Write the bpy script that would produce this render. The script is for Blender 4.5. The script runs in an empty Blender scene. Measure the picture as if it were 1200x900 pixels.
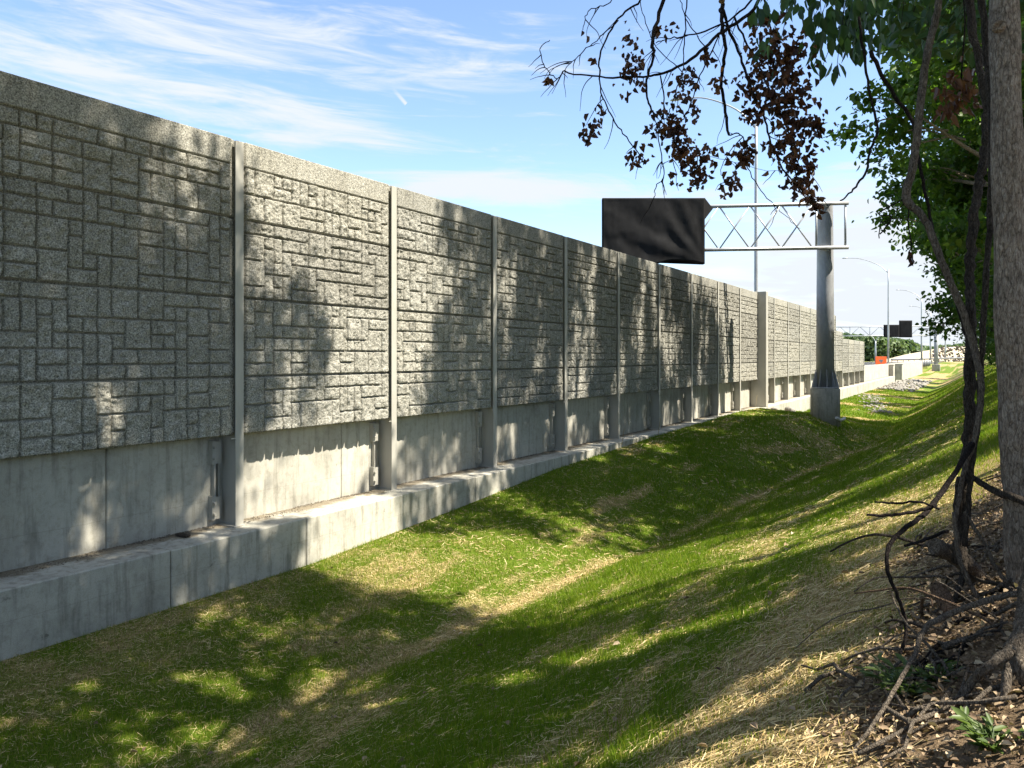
import bpy, math, random
import numpy as np
from mathutils import Vector

random.seed(7)
RNG = np.random.default_rng(11)
S = bpy.context.scene
COL = S.collection
R = math.radians

# ------------------------------------------------------------------ camera frame
F_PX, VPX, HZ = 900.0, 1144.0, 418.0
YAW = math.atan((VPX - 600) / F_PX)
CY, SY = math.cos(YAW), math.sin(YAW)
CAM = Vector((9.68, 0.0, 2.6))
SUN = Vector((1.0, 0.2, 1.4)).normalized()

def P(u, v, z):
    """place given by a sight line and its distance"""
    r = (u - 600) / F_PX * z
    return Vector((CAM.x + r * CY - z * SY, r * SY + z * CY, CAM.z + (HZ - v) / F_PX * z))

# ------------------------------------------------------------------ noise
_T = np.random.default_rng(3).random((16, 256, 256)).astype(np.float32)
def vn(x, y, seed=0):
    x = np.asarray(x, float); y = np.asarray(y, float)
    xi = np.floor(x).astype(int); yi = np.floor(y).astype(int)
    fx = x - xi; fy = y - yi
    fx = fx * fx * (3 - 2 * fx); fy = fy * fy * (3 - 2 * fy)
    t = _T[seed % 16]
    a = t[xi & 255, yi & 255]; b = t[(xi + 1) & 255, yi & 255]
    c = t[xi & 255, (yi + 1) & 255]; d = t[(xi + 1) & 255, (yi + 1) & 255]
    return (a * (1 - fx) + b * fx) * (1 - fy) + (c * (1 - fx) + d * fx) * fy
def fbm(x, y, o=4, seed=0):
    s = 0; a = .5; n = 0
    for i in range(o):
        s = s + a * vn(np.asarray(x) * 2 ** i + 17.3 * i, np.asarray(y) * 2 ** i + 5.1 * i, seed + i); n += a; a *= .5
    return s / n
def sst(a, b, x):
    t = np.clip((np.asarray(x, float) - a) / (b - a), 0, 1)
    return t * t * (3 - 2 * t)

# ------------------------------------------------------------------ object helpers
def link(o, parent=None):
    COL.objects.link(o)
    if parent is not None:
        o.parent = parent
    return o
def mesh_np(name, V, faces, mat, parent=None, attrs=None, smooth=False):
    """faces: list of (n,k) int arrays"""
    me = bpy.data.meshes.new(name)
    V = np.asarray(V, np.float32)
    me.vertices.add(len(V)); me.vertices.foreach_set('co', V.ravel())
    faces = [np.asarray(f, np.int32) for f in faces if len(f)]
    nl = sum(f.size for f in faces); nf = sum(len(f) for f in faces)
    me.loops.add(nl); me.loops.foreach_set('vertex_index', np.concatenate([f.ravel() for f in faces]))
    tot = np.concatenate([np.full(len(f), f.shape[1], np.int32) for f in faces])
    st = np.concatenate([[0], np.cumsum(tot)[:-1]]).astype(np.int32)
    me.polygons.add(nf)
    me.polygons.foreach_set('loop_start', st); me.polygons.foreach_set('loop_total', tot)
    if smooth: me.polygons.foreach_set('use_smooth', np.ones(nf, bool))
    for k, (dom, arr) in (attrs or {}).items():
        if dom == 'FACE' and len(arr) * 2 == nf: arr = np.repeat(np.asarray(arr), 2)
        a = me.attributes.new(k, 'FLOAT', dom); a.data.foreach_set('value', np.asarray(arr, np.float32))
    me.update(calc_edges=True); me.validate()
    me.materials.append(mat)
    return link(bpy.data.objects.new(name, me), parent)

class MB:
    def __init__(s): s.v = []; s.f = []; s.sm = []
    def add(s, vs, fs, smooth=False):
        b = len(s.v); s.v += [tuple(p) for p in vs]
        s.f += [tuple(i + b for i in f) for f in fs]; s.sm += [smooth] * len(fs)
        return s
    def box(s, x0, x1, y0, y1, z0, z1, bev=0.0):
        if bev <= 0:
            vs = [(x, y, z) for z in (z0, z1) for y in (y0, y1) for x in (x0, x1)]
            return s.add(vs, [(0, 2, 3, 1), (4, 5, 7, 6), (0, 1, 5, 4), (2, 6, 7, 3), (0, 4, 6, 2), (1, 3, 7, 5)])
        import bmesh
        bm = bmesh.new(); bmesh.ops.create_cube(bm, size=1)
        for v in bm.verts:
            v.co = ((x0 + x1) / 2 + v.co.x * (x1 - x0), (y0 + y1) / 2 + v.co.y * (y1 - y0), (z0 + z1) / 2 + v.co.z * (z1 - z0))
        bmesh.ops.bevel(bm, geom=bm.edges[:], offset=bev, segments=1, affect='EDGES')
        bm.verts.index_update()
        s.add([v.co[:] for v in bm.verts], [[v.index for v in f.verts] for f in bm.faces]); bm.free()
        return s
    def tube(s, pts, rad, n=8, cap=True, wob=0.0):
        pts = [Vector(p) for p in pts]; N = len(pts)
        if not hasattr(rad, '__len__'): rad = [rad] * N
        t0 = (pts[1] - pts[0]).normalized()
        a = Vector((0, 0, 1)) if abs(t0.z) < .9 else Vector((1, 0, 0))
        nrm = t0.cross(a).normalized(); vs = []
        for i in range(N):
            t = (pts[min(i + 1, N - 1)] - pts[max(i - 1, 0)]).normalized()
            nrm = (nrm - t * nrm.dot(t)).normalized(); b = t.cross(nrm)
            for k in range(n):
                an = 2 * math.pi * k / n
                rr = rad[i] * (1 + (random.uniform(-wob, wob) if wob else 0))
                vs.append(pts[i] + nrm * (rr * math.cos(an)) + b * (rr * math.sin(an)))
        fs = [(i * n + k, i * n + (k + 1) % n, (i + 1) * n + (k + 1) % n, (i + 1) * n + k) for i in range(N - 1) for k in range(n)]
        s.add(vs, fs, True)
        if cap:
            b = len(s.v) - len(vs)
            s.f.append(tuple(b + k for k in range(n))[::-1]); s.sm.append(False)
            s.f.append(tuple(b + (N - 1) * n + k for k in range(n))); s.sm.append(False)
        return s
    def lathe(s, prof, cx, cy, n=20):
        vs = [(cx + r * math.cos(2 * math.pi * k / n), cy + r * math.sin(2 * math.pi * k / n), z) for r, z in prof for k in range(n)]
        fs = [(i * n + k, i * n + (k + 1) % n, (i + 1) * n + (k + 1) % n, (i + 1) * n + k) for i in range(len(prof) - 1) for k in range(n)]
        s.add(vs, fs, True)
        b = len(s.v) - len(vs)
        s.f.append(tuple(b + k for k in range(n))[::-1]); s.sm.append(False)
        s.f.append(tuple(b + (len(prof) - 1) * n + k for k in range(n))); s.sm.append(False)
        return s
    def build(s, name, mat, parent=None):
        me = bpy.data.meshes.new(name); me.from_pydata(s.v, [], s.f)
        me.polygons.foreach_set('use_smooth', s.sm); me.update(); me.materials.append(mat)
        return link(bpy.data.objects.new(name, me), parent)

def tag(o, label, cat=None, group=None, kind=None):
    o['label'] = label
    if cat: o['category'] = cat
    if group: o['group'] = group
    if kind: o['kind'] = kind
    return o
def empty(name, loc=(0, 0, 0), rz=0):
    o = bpy.data.objects.new(name, None); o.location = loc; o.rotation_euler.z = rz
    o.empty_display_size = .2
    return link(o)
def copy_tree(o, parent=None):
    c = o.copy(); COL.objects.link(c)
    if parent is not None: c.parent = parent
    for ch in list(o.children): copy_tree(ch, c)
    return c
def spline(pts, per=6, jit=0.0):
    pts = [Vector(p) for p in pts]; out = []
    Q = [pts[0] * 2 - pts[1]] + pts + [pts[-1] * 2 - pts[-2]]
    for i in range(1, len(Q) - 2):
        a, b, c, d = Q[i - 1:i + 3]
        for k in range(per):
            t = k / per
            out.append(.5 * ((2 * b) + (c - a) * t + (2 * a - 5 * b + 4 * c - d) * t * t + (3 * b - a - 3 * c + d) * t ** 3))
    out.append(pts[-1])
    if jit:
        out = [p + Vector((random.uniform(-jit, jit) for _ in range(3))) for p in out]
    return out

# ------------------------------------------------------------------ materials
class NT:
    def __init__(s, name):
        s.m = bpy.data.materials.new(name); s.m.use_nodes = True
        s.t = s.m.node_tree; s.b = s.t.nodes['Principled BSDF']; s.out = s.t.nodes['Material Output']
    def n(s, typ, **kw):
        nd = s.t.nodes.new(typ)
        for k, v in kw.items():
            if k.startswith('i_'):
                nd.inputs[k[2:].replace('_', ' ')].default_value = v
            else: setattr(nd, k, v)
        return nd
    def l(s, a, b): s.t.links.new(a, b)
    def coord(s, scale=(1, 1, 1), kind='Object'):
        tc = s.n('ShaderNodeTexCoord'); mp = s.n('ShaderNodeMapping'); mp.inputs['Scale'].default_value = scale
        s.l(tc.outputs[kind], mp.inputs['Vector']); return mp.outputs['Vector']
    def noise(s, vec, scale, detail=4, rough=.6, dist=0):
        nd = s.n('ShaderNodeTexNoise'); nd.inputs['Scale'].default_value = scale; nd.inputs['Detail'].default_value = detail
        nd.inputs['Roughness'].default_value = rough; nd.inputs['Distortion'].default_value = dist
        s.l(vec, nd.inputs['Vector']); return nd.outputs['Fac']
    def ramp(s, fac, stops):
        nd = s.n('ShaderNodeValToRGB'); cr = nd.color_ramp
        while len(cr.elements) < len(stops): cr.elements.new(.5)
        for e, (p, c) in zip(cr.elements, stops):
            e.position = p; e.color = (c[0], c[1], c[2], 1) if hasattr(c, '__len__') else (c, c, c, 1)
        s.l(fac, nd.inputs['Fac']); return nd.outputs['Color']
    def mix(s, fac, a, b, mode='MIX'):
        nd = s.n('ShaderNodeMix', data_type='RGBA', blend_type=mode)
        for sock, val in ((nd.inputs[0], fac), (nd.inputs[6], a), (nd.inputs[7], b)):
            if hasattr(val, 'node'): s.l(val, sock)
            elif hasattr(val, '__len__'): sock.default_value = (*val[:3], 1)
            else: sock.default_value = val
        return nd.outputs[2]
    def bump(s, h, strength=.5, dist=.01):
        nd = s.n('ShaderNodeBump'); nd.inputs['Strength'].default_value = strength; nd.inputs['Distance'].default_value = dist
        s.l(h, nd.inputs['Height']); s.l(nd.outputs['Normal'], s.b.inputs['Normal']); return nd
    def col(s, c):
        if hasattr(c, 'node'): s.l(c, s.b.inputs['Base Color'])
        else: s.b.inputs['Base Color'].default_value = (*c, 1)
        return s
    def rough(s, r, spec=.3, metal=0):
        s.b.inputs['Roughness'].default_value = r; s.b.inputs['Specular IOR Level'].default_value = spec
        s.b.inputs['Metallic'].default_value = metal; return s

def m_concrete(name, base, stain=.6, speck=1.0, tint=(1, .955, .82), pour=0, dirt=False):
    t = NT(name); v = t.coord()
    big = t.noise(v, .9, 6, .66); streak = t.noise(t.coord((5, 5, .55)), 1.5, 6, .65); fine = t.noise(v, 95, 3, .7); med = t.noise(v, 9, 6, .72, .4)
    c0 = tuple(base * k for k in tint)
    c = t.ramp(big, [(.3, tuple(x * (1 - .42 * stain) for x in c0)), (.48, c0), (.7, tuple(min(x * 1.18, .8) for x in c0))])
    c = t.mix(.6 * stain, c, t.ramp(streak, [(.36, (.22, .21, .17)), (.5, (.9, .9, .88)), (1, (1, 1, 1))]), 'MULTIPLY')
    c = t.mix(.5, c, t.ramp(med, [(.32, (.62, .6, .55)), (.5, (1, 1, 1)), (.72, (1.1, 1.1, 1.1))]), 'MULTIPLY')
    c = t.mix(.5 * speck, c, t.ramp(fine, [(.3, .55), (.5, 1), (.8, 1)]), 'MULTIPLY')
    bl = t.noise(v, 2.6, 7, .72)
    c = t.mix(t.ramp(bl, [(.64, 0), (.70, .8 * stain)]), c, (.075, .07, .055))
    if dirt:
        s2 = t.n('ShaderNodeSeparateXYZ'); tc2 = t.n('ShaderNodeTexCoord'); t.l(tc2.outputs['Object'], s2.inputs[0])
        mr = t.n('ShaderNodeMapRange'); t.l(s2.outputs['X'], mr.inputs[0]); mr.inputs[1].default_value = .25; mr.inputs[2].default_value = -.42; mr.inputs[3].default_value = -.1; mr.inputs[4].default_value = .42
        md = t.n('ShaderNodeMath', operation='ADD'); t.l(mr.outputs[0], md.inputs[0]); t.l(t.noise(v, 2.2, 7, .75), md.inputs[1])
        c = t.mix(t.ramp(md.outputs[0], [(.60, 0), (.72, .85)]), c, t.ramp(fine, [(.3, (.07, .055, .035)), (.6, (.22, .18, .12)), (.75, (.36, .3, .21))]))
    if pour:
        sp = t.n('ShaderNodeSeparateXYZ'); tc = t.n('ShaderNodeTexCoord'); t.l(tc.outputs['Object'], sp.inputs[0])
        ma = t.n('ShaderNodeMath', operation='MULTIPLY_ADD'); t.l(big, ma.inputs[0]); ma.inputs[1].default_value = .06; t.l(sp.outputs['Z'], ma.inputs[2])
        mb_ = t.n('ShaderNodeMath', operation='ABSOLUTE'); mc = t.n('ShaderNodeMath', operation='ADD'); t.l(ma.outputs[0], mc.inputs[0]); mc.inputs[1].default_value = pour; t.l(mc.outputs[0], mb_.inputs[0])
        c = t.mix(t.ramp(mb_.outputs[0], [(.0, .22), (.008, 0)]), c, (.09, .085, .07))
    t.col(c).rough(.88, .25)
    ad = t.n('ShaderNodeMath', operation='ADD'); t.l(fine, ad.inputs[0]); t.l(med, ad.inputs[1]); t.bump(ad.outputs[0], .3, .01)
    return t.m
def m_aggregate(name, base=.25):
    t = NT(name); v = t.coord()
    sp = t.noise(v, 52, 3, .75); vo = t.n('ShaderNodeTexVoronoi'); vo.inputs['Scale'].default_value = 70; t.l(v, vo.inputs['Vector'])
    big = t.noise(v, 1.3, 4, .6)
    c = t.ramp(sp, [(.30, (.045, .044, .04)), (.42, (base * .62, base * .605, base * .54)), (.55, (base * 1.15, base * 1.12, base * .99)), (.72, (base * 1.95, base * 1.9, base * 1.7))])
    c = t.mix(.5, c, t.ramp(vo.outputs['Distance'], [(.0, .55), (.35, 1), (1, 1)]), 'MULTIPLY')
    c = t.mix(.55, c, t.ramp(big, [(.3, (.74, .73, .7)), (.6, (1, 1, 1))]), 'MULTIPLY')
    oi = t.n('ShaderNodeObjectInfo')
    c = t.mix(1, c, t.ramp(oi.outputs['Random'], [(0, (.86, .85, .83)), (.5, (1, 1, .99)), (1, (1.12, 1.1, 1.05))]), 'MULTIPLY')
    c = t.mix(.5, c, t.ramp(t.noise(t.coord((1, 3.2, .22)), 2.0, 5, .65), [(.34, (.58, .57, .54)), (.5, (1, 1, 1))]), 'MULTIPLY')
    t.col(c).rough(.95, .15); t.bump(sp, .8, .02)
    return t.m
def m_paint(name, c, rough=.45, spec=.4, metal=0, var=.12):
    t = NT(name); n = t.noise(t.coord((1, 1, .4)), 2.2, 6, .65)
    t.col(t.ramp(n, [(.3, tuple(x * (1 - var) for x in c)), (.7, tuple(min(1, x * (1 + var)) for x in c))])).rough(rough, spec, metal)
    t.bump(t.noise(t.coord(), 60, 3, .6), .06, .004)
    return t.m
def m_bark(name, a, b, scale=1.0):
    t = NT(name); v = t.coord((1, 1, .3)); tc = t.coord()
    w = t.noise(v, 75 * scale, 6, .75, .8); fine = t.noise(tc, 160, 4, .75); big = t.noise(tc, 4.5, 5, .65)
    vo = t.n('ShaderNodeTexVoronoi', feature='DISTANCE_TO_EDGE'); vo.inputs['Scale'].default_value = 48 * scale; t.l(v, vo.inputs['Vector'])
    c = t.ramp(w, [(.34, tuple(x * .4 for x in a)), (.47, a), (.62, b)])
    c = t.mix(.6, c, t.ramp(vo.outputs['Distance'], [(.0, .35), (.10, 1), (1, 1)]), 'MULTIPLY')
    c = t.mix(.5, c, t.ramp(fine, [(.3, .5), (.6, 1.1)]), 'MULTIPLY')
    c = t.mix(.65, c, t.ramp(big, [(.32, (.5, .5, .48)), (.5, (1, 1, 1)), (.68, (1.2, 1.15, 1.05))]), 'MULTIPLY')
    ad = t.n('ShaderNodeMath', operation='ADD'); t.l(w, ad.inputs[0]); t.l(vo.outputs['Distance'], ad.inputs[1])
    t.col(c).rough(.95, .12); t.bump(ad.outputs[0], 1.0, .03)
    return t.m
def m_leaf(name, stops, trans=.45, rough=.45):
    t = NT(name); at = t.n('ShaderNodeAttribute', attribute_name='rnd')
    c = t.ramp(at.outputs['Fac'], stops); t.col(c).rough(rough, .35)
    tr = t.n('ShaderNodeBsdfTranslucent'); ms = t.n('ShaderNodeMixShader'); ms.inputs[0].default_value = trans
    t.l(t.mix(1, c, (1.0, 1.15, .6), 'MULTIPLY'), tr.inputs['Color'])
    t.l(t.b.outputs[0], ms.inputs[1]); t.l(tr.outputs[0], ms.inputs[2]); t.l(ms.outputs[0], t.out.inputs['Surface'])
    return t.m

M = {}
M['panel'] = m_aggregate('aggregate_concrete', .315)
M['barrier'] = m_concrete('cast_concrete', .43, .6, pour=-.42)
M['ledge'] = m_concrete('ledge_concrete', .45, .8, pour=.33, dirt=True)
M['pedestal'] = m_concrete('pedestal_concrete', .36, .8)
M['post'] = m_paint('grey_steel', (.37, .355, .31), .5, .35)
M['dark_steel'] = m_paint('dark_steel', (.15, .15, .155), .5, .4)
M['galv'] = m_paint('galvanised_steel', (.42, .43, .44), .42, .5, .35, .18)
M['col'] = m_paint('column_steel', (.29, .295, .305), .5, .4, .15, .3)
M['black'] = m_paint('black_cover_fabric', (.02, .02, .021), .95, .08, 0, .3)
M['orange'] = m_paint('orange_sheeting', (.8, .12, .02), .5)
M['white'] = m_paint('white_fabric', (.65, .64, .6), .8, .2)
M['bark'] = m_bark('trunk_bark', (.34, .27, .205), (.6, .51, .41))
M['bark_dark'] = m_bark('vine_bark', (.08, .066, .052), (.17, .14, .115), 1.6)
M['bark_grey'] = m_bark('dead_wood', (.19, .155, .12), (.36, .305, .24), 1.6)
M['twig'] = m_bark('twig_bark', (.03, .024, .022), (.07, .055, .05), 2)
M['log'] = m_bark('log_wood', (.2, .13, .085), (.36, .25, .17), 1.2)
M['leaf'] = m_leaf('tree_leaf', [(0, (.035, .075, .012)), (.5, (.08, .15, .02)), (1, (.16, .23, .035))], .55)
M['leaf_far'] = m_leaf('far_leaf', [(0, (.07, .12, .055)), (1, (.19, .24, .10))], .3)  # distance haze put into the leaf colour as a paler green
M['leaf_near'] = m_leaf('near_leaf', [(0, (.02, .05, .012)), (1, (.06, .12, .03))], .35)
M['weed'] = m_leaf('weed_leaf', [(0, (.05, .09, .018)), (1, (.13, .18, .045))], .35)
M['dead_leaf'] = m_leaf('dead_leaf', [(0, (.03, .014, .01)), (.5, (.085, .035, .022)), (1, (.2, .09, .045))], .4)
M['litter'] = m_leaf('leaf_litter', [(0, (.08, .05, .03)), (.5, (.23, .16, .095)), (.9, (.36, .27, .17)), (1, (.5, .4, .27))], .1, .8)
M['grass'] = m_leaf('grass_blade', [(0, (.075, .15, .006)), (.4, (.165, .25, .009)), (.72, (.30, .31, .025)), (.86, (.34, .28, .08)), (1, (.5, .4, .18))], .4, .6)
M['straw'] = m_leaf('straw', [(0, (.28, .185, .075)), (.5, (.48, .36, .16)), (1, (.68, .55, .31))], .1, .7)
M['rock'] = m_concrete('pale_rock', .3, .6, 1, (1, .93, .82))

def m_ground():
    t = NT('turf_ground'); v = t.coord()
    dry = t.n('ShaderNodeAttribute', attribute_name='dry').outputs['Fac']
    lit = t.n('ShaderNodeAttribute', attribute_name='litter').outputs['Fac']
    n = t.noise(v, 34, 5, .75); n2 = t.noise(t.coord((1, .3, 1)), 6, 4, .65)
    g = t.ramp(n, [(.3, (.045, .08, .008)), (.5, (.10, .155, .015)), (.7, (.18, .2, .035))])
    d = t.ramp(n, [(.28, (.09, .06, .03)), (.5, (.32, .23, .105)), (.72, (.58, .46, .24))])
    ad = t.n('ShaderNodeMath', operation='MULTIPLY_ADD'); t.l(n2, ad.inputs[0]); ad.inputs[1].default_value = .7; t.l(dry, ad.inputs[2])
    f = t.ramp(ad.outputs[0], [(.55, 0), (.95, 1)])
    c = t.mix(f, g, d)
    l = t.ramp(t.noise(v, 22, 6, .8), [(.3, (.04, .027, .016)), (.5, (.18, .125, .075)), (.7, (.4, .3, .19))])
    c = t.mix(lit, c, l)
    t.col(c).rough(.95, .1); t.bump(n, .9, .04)
    return t.m
M['ground'] = m_ground()
def m_flat(name, stops, scale, b=.3):
    t = NT(name); n = t.noise(t.coord(), scale, 6, .7); t.col(t.ramp(n, stops)).rough(.92, .15); t.bump(n, b, .03); return t.m
M['asphalt'] = m_flat('asphalt', [(.3, .04), (.7, .065)], 8)
M['tan'] = m_flat('tan_earth', [(.3, (.3, .25, .17)), (.6, (.46, .4, .3))], .35)
M['litter_soil'] = m_flat('gravel_soil', [(.3, (.06, .05, .04)), (.6, (.22, .19, .15))], 6)
M['line'] = m_paint('road_paint', (.75, .75, .72), .7)

# ------------------------------------------------------------------ terrain
def ledge_z(s): return np.interp(s, [-20, 9, 13, 17.4, 24, 30, 35, 38.5, 43, 50, 400], [-.80, -.77, -.57, -.29, -.1, .0, .1, .05, -.35, -.85, -.88])
def ditch_x(s): return np.interp(s, [-20, 8, 13, 25, 36, 50, 90, 400], [3.5, 3.65, 4.2, 5.0, 6.1, 5.7, 5.4, 5.4])
def ditch_z(s): return np.interp(s, [-20, 8, 30, 60, 400], [-1.06, -1.05, -1.05, -1.12, -1.1])
def ground_z(X, s):
    X = np.asarray(X, float); s = np.asarray(s, float)
    zl, xb, zb = ledge_z(s), ditch_x(s), ditch_z(s)
    pl = np.clip((X - .43) / (xb - .43), 0, 1)
    berm = np.exp(-((s - 33) / 9.0) ** 2)
    shape = np.where(pl < 1, (1 - pl) ** .85 * (1 - berm) + (1 - sst(.45, 1, pl)) * berm, 0)
    left = zb + (zl - zb) * shape
    pr = np.clip((X - xb) / (9.1 - xb), 0, 1)
    right = zb + (.95 - zb) * (pr ** 1.3)
    z = np.where(X < xb, left, right)
    z = np.where(X > 9.1, .95 + (np.clip(X, 9.1, 12) - 9.1) * .52, z)
    rough = (fbm(X * .9, s * .5, 4, 2) - .5) * .16 + (fbm(X * 4, s * 3, 3, 5) - .5) * .05
    wgt = sst(.43, 1.0, X) * (1 - .5 * sst(9.0, 9.6, X))
    z = z + rough * wgt
    z = np.where(X < .40, -1.25, z); z = np.where(X < -.65, .58, z)
    far = sst(170, 260, s); z = z * (1 - far) + .55 * far
    side = sst(16, 60, X); z = z * (1 - side) + .6 * side
    return z
def gz(x, y): return float(ground_z(np.array([x]), np.array([y]))[0])
def hit(u, v, z0=1.5):
    z = z0
    while z < 400:
        p = P(u, v, z)
        if p.z <= gz(p.x, p.y): return p
        z += max(.02, z * .004)
    return p
def dryness(X, s):
    X = np.asarray(X, float); s = np.asarray(s, float)
    w = (fbm(X * .5 + 3, s * .5, 3, 4) - .5) * 1.6
    n = fbm(X * 1.5 + w, s * .42, 4, 7)
    d = sst(.57, .68, n) * .48
    strip = np.exp(-((X - ditch_x(s) - .1 + w * .25) / .26) ** 2) * (s < 45) * sst(.3, .5, fbm(X * 2, s * .5, 3, 9) + .12)
    d = np.maximum(d, strip * .62)
    left = (1 - sst(1.6, 3.2, X + w)) * (1 - sst(9, 15, s)) * (.0 + .55 * fbm(X * 2.2, s * 2.0, 3, 1))
    d = np.maximum(d, left)
    edge = sst(8.2, 8.9, X + w * .7) * (1 - .75 * sst(8, 15, s)) * (.5 + .8 * fbm(X * 1.5, s * .9, 3, 12))
    d = np.maximum(d, edge)
    sf = np.clip((s - 22) / 25, 0, 1)
    bands = sst(.52, .66, fbm(X * .25, s * .34 + X * .12, 3, 10)) * sf  # straw-toned bands across the swale, fading in with distance
    return np.clip(np.maximum(d, bands), 0, 1)
def litter_f(X, s):
    return sst(-.15, .2, np.asarray(X) - 9.12 - (fbm(np.asarray(s) * 1.3, np.asarray(X) * 1.3, 3, 8) - .5) * .7 - np.clip(np.asarray(s) - 6.5, 0, 8) * .28)

xs = np.concatenate([[-3000, -1200, -500, -200, -80, -30, -5, -.70, -.64, .0, .36, .43], np.arange(.55, 12.4, .13), [13, 14, 16, 20, 28, 40, 60, 100, 220, 500, 1200, 3000]])
ys = np.concatenate([[-400, -120, -50, -25, -12, -6], np.arange(-3, 30, .17), np.arange(30, 60, .4), np.arange(60, 130, 1.2), [135, 145, 160, 175, 190, 205, 220, 240, 260, 300, 400, 600, 1000, 1800, 4000]])
GX, GY = np.meshgrid(xs, ys, indexing='ij')
GZ = ground_z(GX, GY)
nx, ny = GX.shape
I = np.arange(nx * ny).reshape(nx, ny)
q = np.stack([I[:-1, :-1], I[1:, :-1], I[1:, 1:], I[:-1, 1:]], -1).reshape(-1, 4)
dry_v = dryness(GX, GY); dry_v = np.where((GX > 12) | (GX < 0), .3, dry_v)
g = mesh_np('ground', np.stack([GX, GY, GZ], -1).reshape(-1, 3), [q], M['ground'], None,
            {'dry': ('POINT', dry_v.ravel()), 'litter': ('POINT', (litter_f(GX, GY) * (GY < 40) * (GX < 40)).ravel())}, True)
tag(g, 'grassy swale ground sloping between the wall and the wooded bank', 'ground', kind='structure')

# ------------------------------------------------------------------ grass, straw, litter
def in_view(X, s, m=70):
    dx = X - CAM.x
    r = dx * CY + s * SY; z = -dx * SY + s * CY
    u = 600 + 900 * r / np.maximum(z, .3)
    v = HZ + 900 * (CAM.z - ground_z(X, s)) / np.maximum(z, .3)
    return (z > 1.2) & (u > -m) & (u < 1200 + m) & (v < 900 + 2 * m), z
def scatter(n, x0, x1, s0, s1, rng=RNG):
    X = rng.uniform(x0, x1, n); s = rng.uniform(s0, s1, n)
    ok, z = in_view(X, s); return X[ok], s[ok], z[ok]

def blades(X, s, z, h, w, lean, rnd, zoff=-.01):
    n = len(X); rg = RNG
    base = np.stack([X, s, ground_z(X, s) + zoff], -1)
    a = rg.uniform(0, 2 * np.pi, n); d = np.stack([np.cos(a), np.sin(a), np.zeros(n)], -1)
    b = rg.uniform(0, 2 * np.pi, n); L = np.stack([np.cos(b), np.sin(b), np.zeros(n)], -1) * (lean * h * rg.uniform(.2, 1, n))[:, None]
    up = np.zeros((n, 3)); up[:, 2] = h
    hw = (d * w[:, None] / 2)
    v0 = base - hw; v1 = base + hw
    mid = base + up * .55 + L * .35
    v2 = mid - hw * .75; v3 = mid + hw * .75; v4 = base + up + L
    V = np.stack([v0, v1, v2, v3, v4], 1).reshape(-1, 3)
    o = (np.arange(n) * 5)[:, None]
    q = o + np.array([0, 1, 3, 2]); t = o + np.array([2, 3, 4])
    return V, q, t, rnd
Vs, Qs, Ts, Rq = [], [], [], []; off = 0
for (s0, s1, dens, hh, ww) in ((1.5, 6, 5200, .06, .0042), (6, 10, 4200, .062, .0052), (10, 17, 2300, .066, .008), (17, 28, 900, .075, .013), (28, 48, 330, .09, .024), (48, 90, 100, .10, .045)):
    n = int(dens * 10.4 * (s1 - s0)); X, s, z = scatter(n, .46, 10.9, s0, s1)
    d = dryness(X, s); lit = litter_f(X, s)
    keep = RNG.random(len(X)) < (1 - .6 * d) * (1 - lit); X, s, z, d = X[keep], s[keep], z[keep], d[keep]
    pat = fbm(X * .8, s * .5, 3, 13)
    h = hh * RNG.uniform(.5, 1.35, len(X)) * (.35 + 1.3 * pat) * (1 - .35 * d)
    rnd = np.clip(RNG.normal(.30, .13, len(X)) + d * .5 * RNG.random(len(X)) + (pat < .45) * .08 + (RNG.random(len(X)) < .07) * .5, 0, 1)
    V, Q, T, r = blades(X, s, z, h, ww * RNG.uniform(.7, 1.3, len(X)), .55, rnd)
    Vs.append(V); Qs.append(Q + off); Ts.append(T + off); Rq.append(r); off += len(V)
r = np.concatenate(Rq)
go = mesh_np('grass', np.concatenate(Vs), [np.concatenate(Qs), np.concatenate(Ts)], M['grass'], None, {'rnd': ('FACE', np.concatenate([r, r]))})
tag(go, 'short fresh green grass growing along the swale', 'grass', kind='stuff')

def flat_bits(X, s, length, width, lift, tilt, rnd, az=None):
    n = len(X)
    a = RNG.uniform(0, 2 * np.pi, n) if az is None else az
    d = np.stack([np.cos(a), np.sin(a), RNG.normal(0, tilt, n)], -1) * (length / 2)[:, None]
    dz = ground_z(X + d[:, 0], s + d[:, 1]) - ground_z(X - d[:, 0], s - d[:, 1]); d[:, 2] += dz / 2
    p = np.stack([-np.sin(a), np.cos(a), RNG.normal(0, .5, n)], -1) * (width / 2)[:, None]
    c = np.stack([X, s, ground_z(X, s) + lift], -1)
    V = np.stack([c - d - p, c + d - p, c + d + p, c - d + p], 1).reshape(-1, 3)
    return V, np.arange(n * 4).reshape(n, 4)
Vs, Qs, Rs = [], [], []; off = 0
for (s0, s1, dens, ln, wd) in ((1.5, 6, 4200, .055, .0028), (6, 11, 3200, .055, .0036), (11, 20, 900, .085, .007), (20, 40, 140, .16, .02)):
    n = int(dens * 9 * (s1 - s0)); X, s, z = scatter(n, .46, 9.5, s0, s1)
    d = dryness(X, s); lit = litter_f(X, s)
    keep = RNG.random(len(X)) < (.13 + .75 * d ** 1.3) * (1 - .75 * lit); X, s, d = X[keep], s[keep], d[keep]
    n = len(X); V, Q = flat_bits(X, s, ln * RNG.uniform(.4, 1.6, n), wd * RNG.uniform(.6, 1.4, n), RNG.uniform(.006, .035, n), .16, None)
    Vs.append(V); Qs.append(Q + off); Rs.append(RNG.random(n)); off += len(V)
so = mesh_np('straw', np.concatenate(Vs), [np.concatenate(Qs)], M['straw'], None, {'rnd': ('FACE', np.concatenate(Rs))})
tag(so, 'dry straw mulch scattered through the thin grass', 'straw', kind='stuff')

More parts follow.
